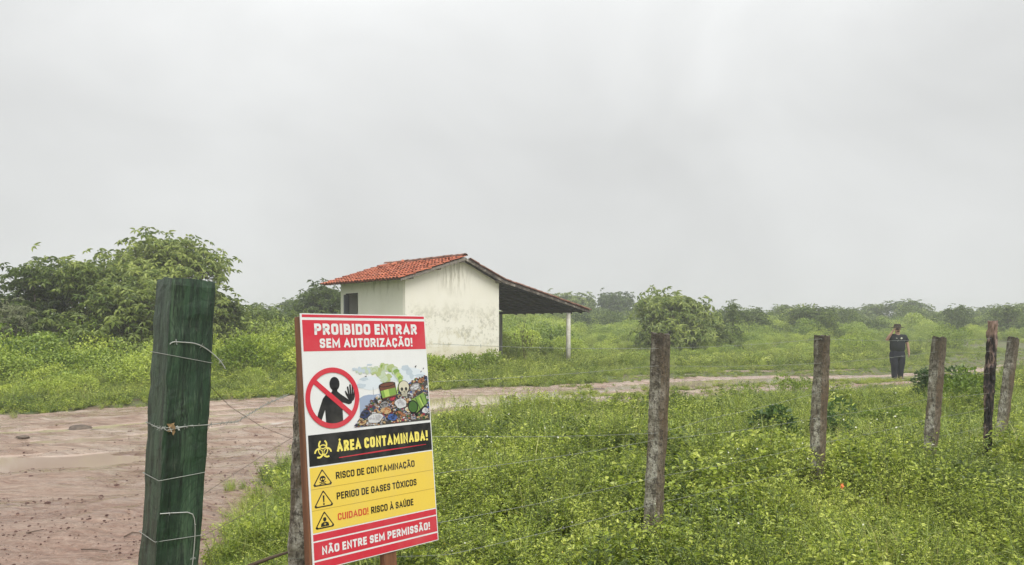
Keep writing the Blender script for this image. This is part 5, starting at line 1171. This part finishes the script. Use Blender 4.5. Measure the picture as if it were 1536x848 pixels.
rock('clod', 865, 585, .35, .06, 'smaller earth clod beside the dark clod on the track', seed=12)
rock('clod', 145, 644, .3, .025, 'thin flat clod just right of the dark rock', seed=13)
def stick(px0, py0, px1, py1, r, lab, zz=.012, Y=None):
    A = []
    for px, py in ((px0, py0), ((px0 + px1) / 2, (py0 + py1) / 2 - 1), (px1, py1)):
        Yk = Y or CAMZ * F / (py - 497); q = Vector((px2x(px, Yk), Yk, 0)); q.z = (track_z(q.x, q.y) if Y is None else CAMZ - (py - 497) / F * Y) + zz; A.append(q)
    mb = MB(); mb.tube(A, [r, r * .8, r * .5], 6); return tag(mb.build('twig', M['twig'], None, True), lab, 'twig')
stick(122, 822, 162, 827, .005, 'thin straight twig lying on the pink mud at the bottom left')
stick(186, 805, 212, 800, .006, 'dark twig end lying beside the foot of the green post')
stick(40, 802, 66, 797, .005, 'short dark twig on the mud near the bottom left corner')
stick(372, 850, 440, 826, .011, 'dark fallen branch leaning on the post behind the sign', 0, 3.55)
# pebbles and crumbs of earth pressed into the near mud
PK = []
for i in range(3):
    s_ = Soup(); bm = bmesh.new(); bmesh.ops.create_icosphere(bm, subdivisions=1, radius=1); V = np.array([v.co[:] for v in bm.verts]); F_ = np.array([[v.index for v in f.verts] for f in bm.faces]); bm.free()
    s_._add(V * [1, .8, .55] * (1 + .35 * (rng.random((len(V), 1)) - .5)), np.full(len(V), .5), F_, 0); PK.append(s_)
M['pebble'] = mat('dark_earth_crumb', (.10, .05, .04), .7)
C_peb = variants('pebble', PK, [M['pebble']])
n = 9000; y = 3 + 10 * rng.random(n)**1.6; x = rng.uniform(-1, 0.05, n) * (y * .76) - 1.2; k = (poly_sd(x, y, PATHP) < -.1) & (fbm(x * 1.6, y * 1.6, 3, 71) > .44); x, y = x[k], y[k]
P = np.array([(a, b_, track_z(a, b_) + .002) for a, b_ in zip(x, y)])
scatter('pebbles', C_peb, P, rng.integers(0, 3, len(P)), np.exp(rng.normal(-5.0, .5, len(P))), 'dark crumbs of earth and small pebbles scattered over the near mud', 'pebbles')
# sparse sprigs on the track and its edges
x = rng.uniform(-13, 14, 5200); y = rng.uniform(4, 30, 5200); q = poly_sd(x, y, PATHP); k = (q < .35) & (q > -.3) & (rng.random(5200) < .7); k |= (q < 0) & (rng.random(5200) < .004); x, y = x[k], y[k]
P = np.array([(a, b_, track_z(a, b_)) for a, b_ in zip(x, y)]); scatter('edge_sprigs', C_grass, P, rng.integers(0, 4, len(P)), rng.uniform(.2, .6, len(P)), 'short scattered grass sprigs on the ragged edges of the track', 'grass')
n = 16000; x = rng.uniform(1, 22, n); y = rng.uniform(15, 34, n); q = poly_sd(x, y, PATHP); k = (q < -.1) & (fbm(x * .55, y * 1.1, 3, 81) > .62); x, y = x[k], y[k]
P = np.array([(a, b_, track_z(a, b_) - .02) for a, b_ in zip(x, y)]); scatter('median_grass', C_low, P, rng.integers(0, 3, len(P)), rng.uniform(.3, .75, len(P)), 'low green growth breaking up the track between the ruts', 'weeds')
# orange flower low in the weeds
o_ = Soup(); sdrop(o_, np.array([[0, 0, 0.]]), .028, 0); sdrop(o_, np.array([[0, 0, .008]]), .018, 0)
fm_ = o_.mesh('orange_flower', [M['orange']]); fo = link('orange_flower', fm_); fo.location = at(1262, 729, 5.6); fo.rotation_euler = (rad(60), 0, .2); tag(fo, 'single orange flower in the weeds to the right of the second concrete post', 'flower')

# ------------------------------------------------------------------ rain haze over the whole place
mb = MB(); mb.box(-720, 720, -70, 920, -2.5, 11.5); hz = mb.build('haze', None); 
hm = bpy.data.materials.new('rain_haze'); hm.use_nodes = True; t = hm.node_tree; t.nodes.clear(); pv = t.nodes.new('ShaderNodeVolumePrincipled'); pv.inputs['Color'].default_value = (.93, .95, .97, 1); pv.inputs['Density'].default_value = .0022; pv.inputs['Anisotropy'].default_value = .2
om = t.nodes.new('ShaderNodeOutputMaterial'); t.links.new(pv.outputs[0], om.inputs['Volume']); hz.data.materials.clear(); hz.data.materials.append(hm); tag(hz, kind='stuff')
hz['label'] = 'thin rain haze hanging over the fields'; hz['category'] = 'haze'
print('script done')
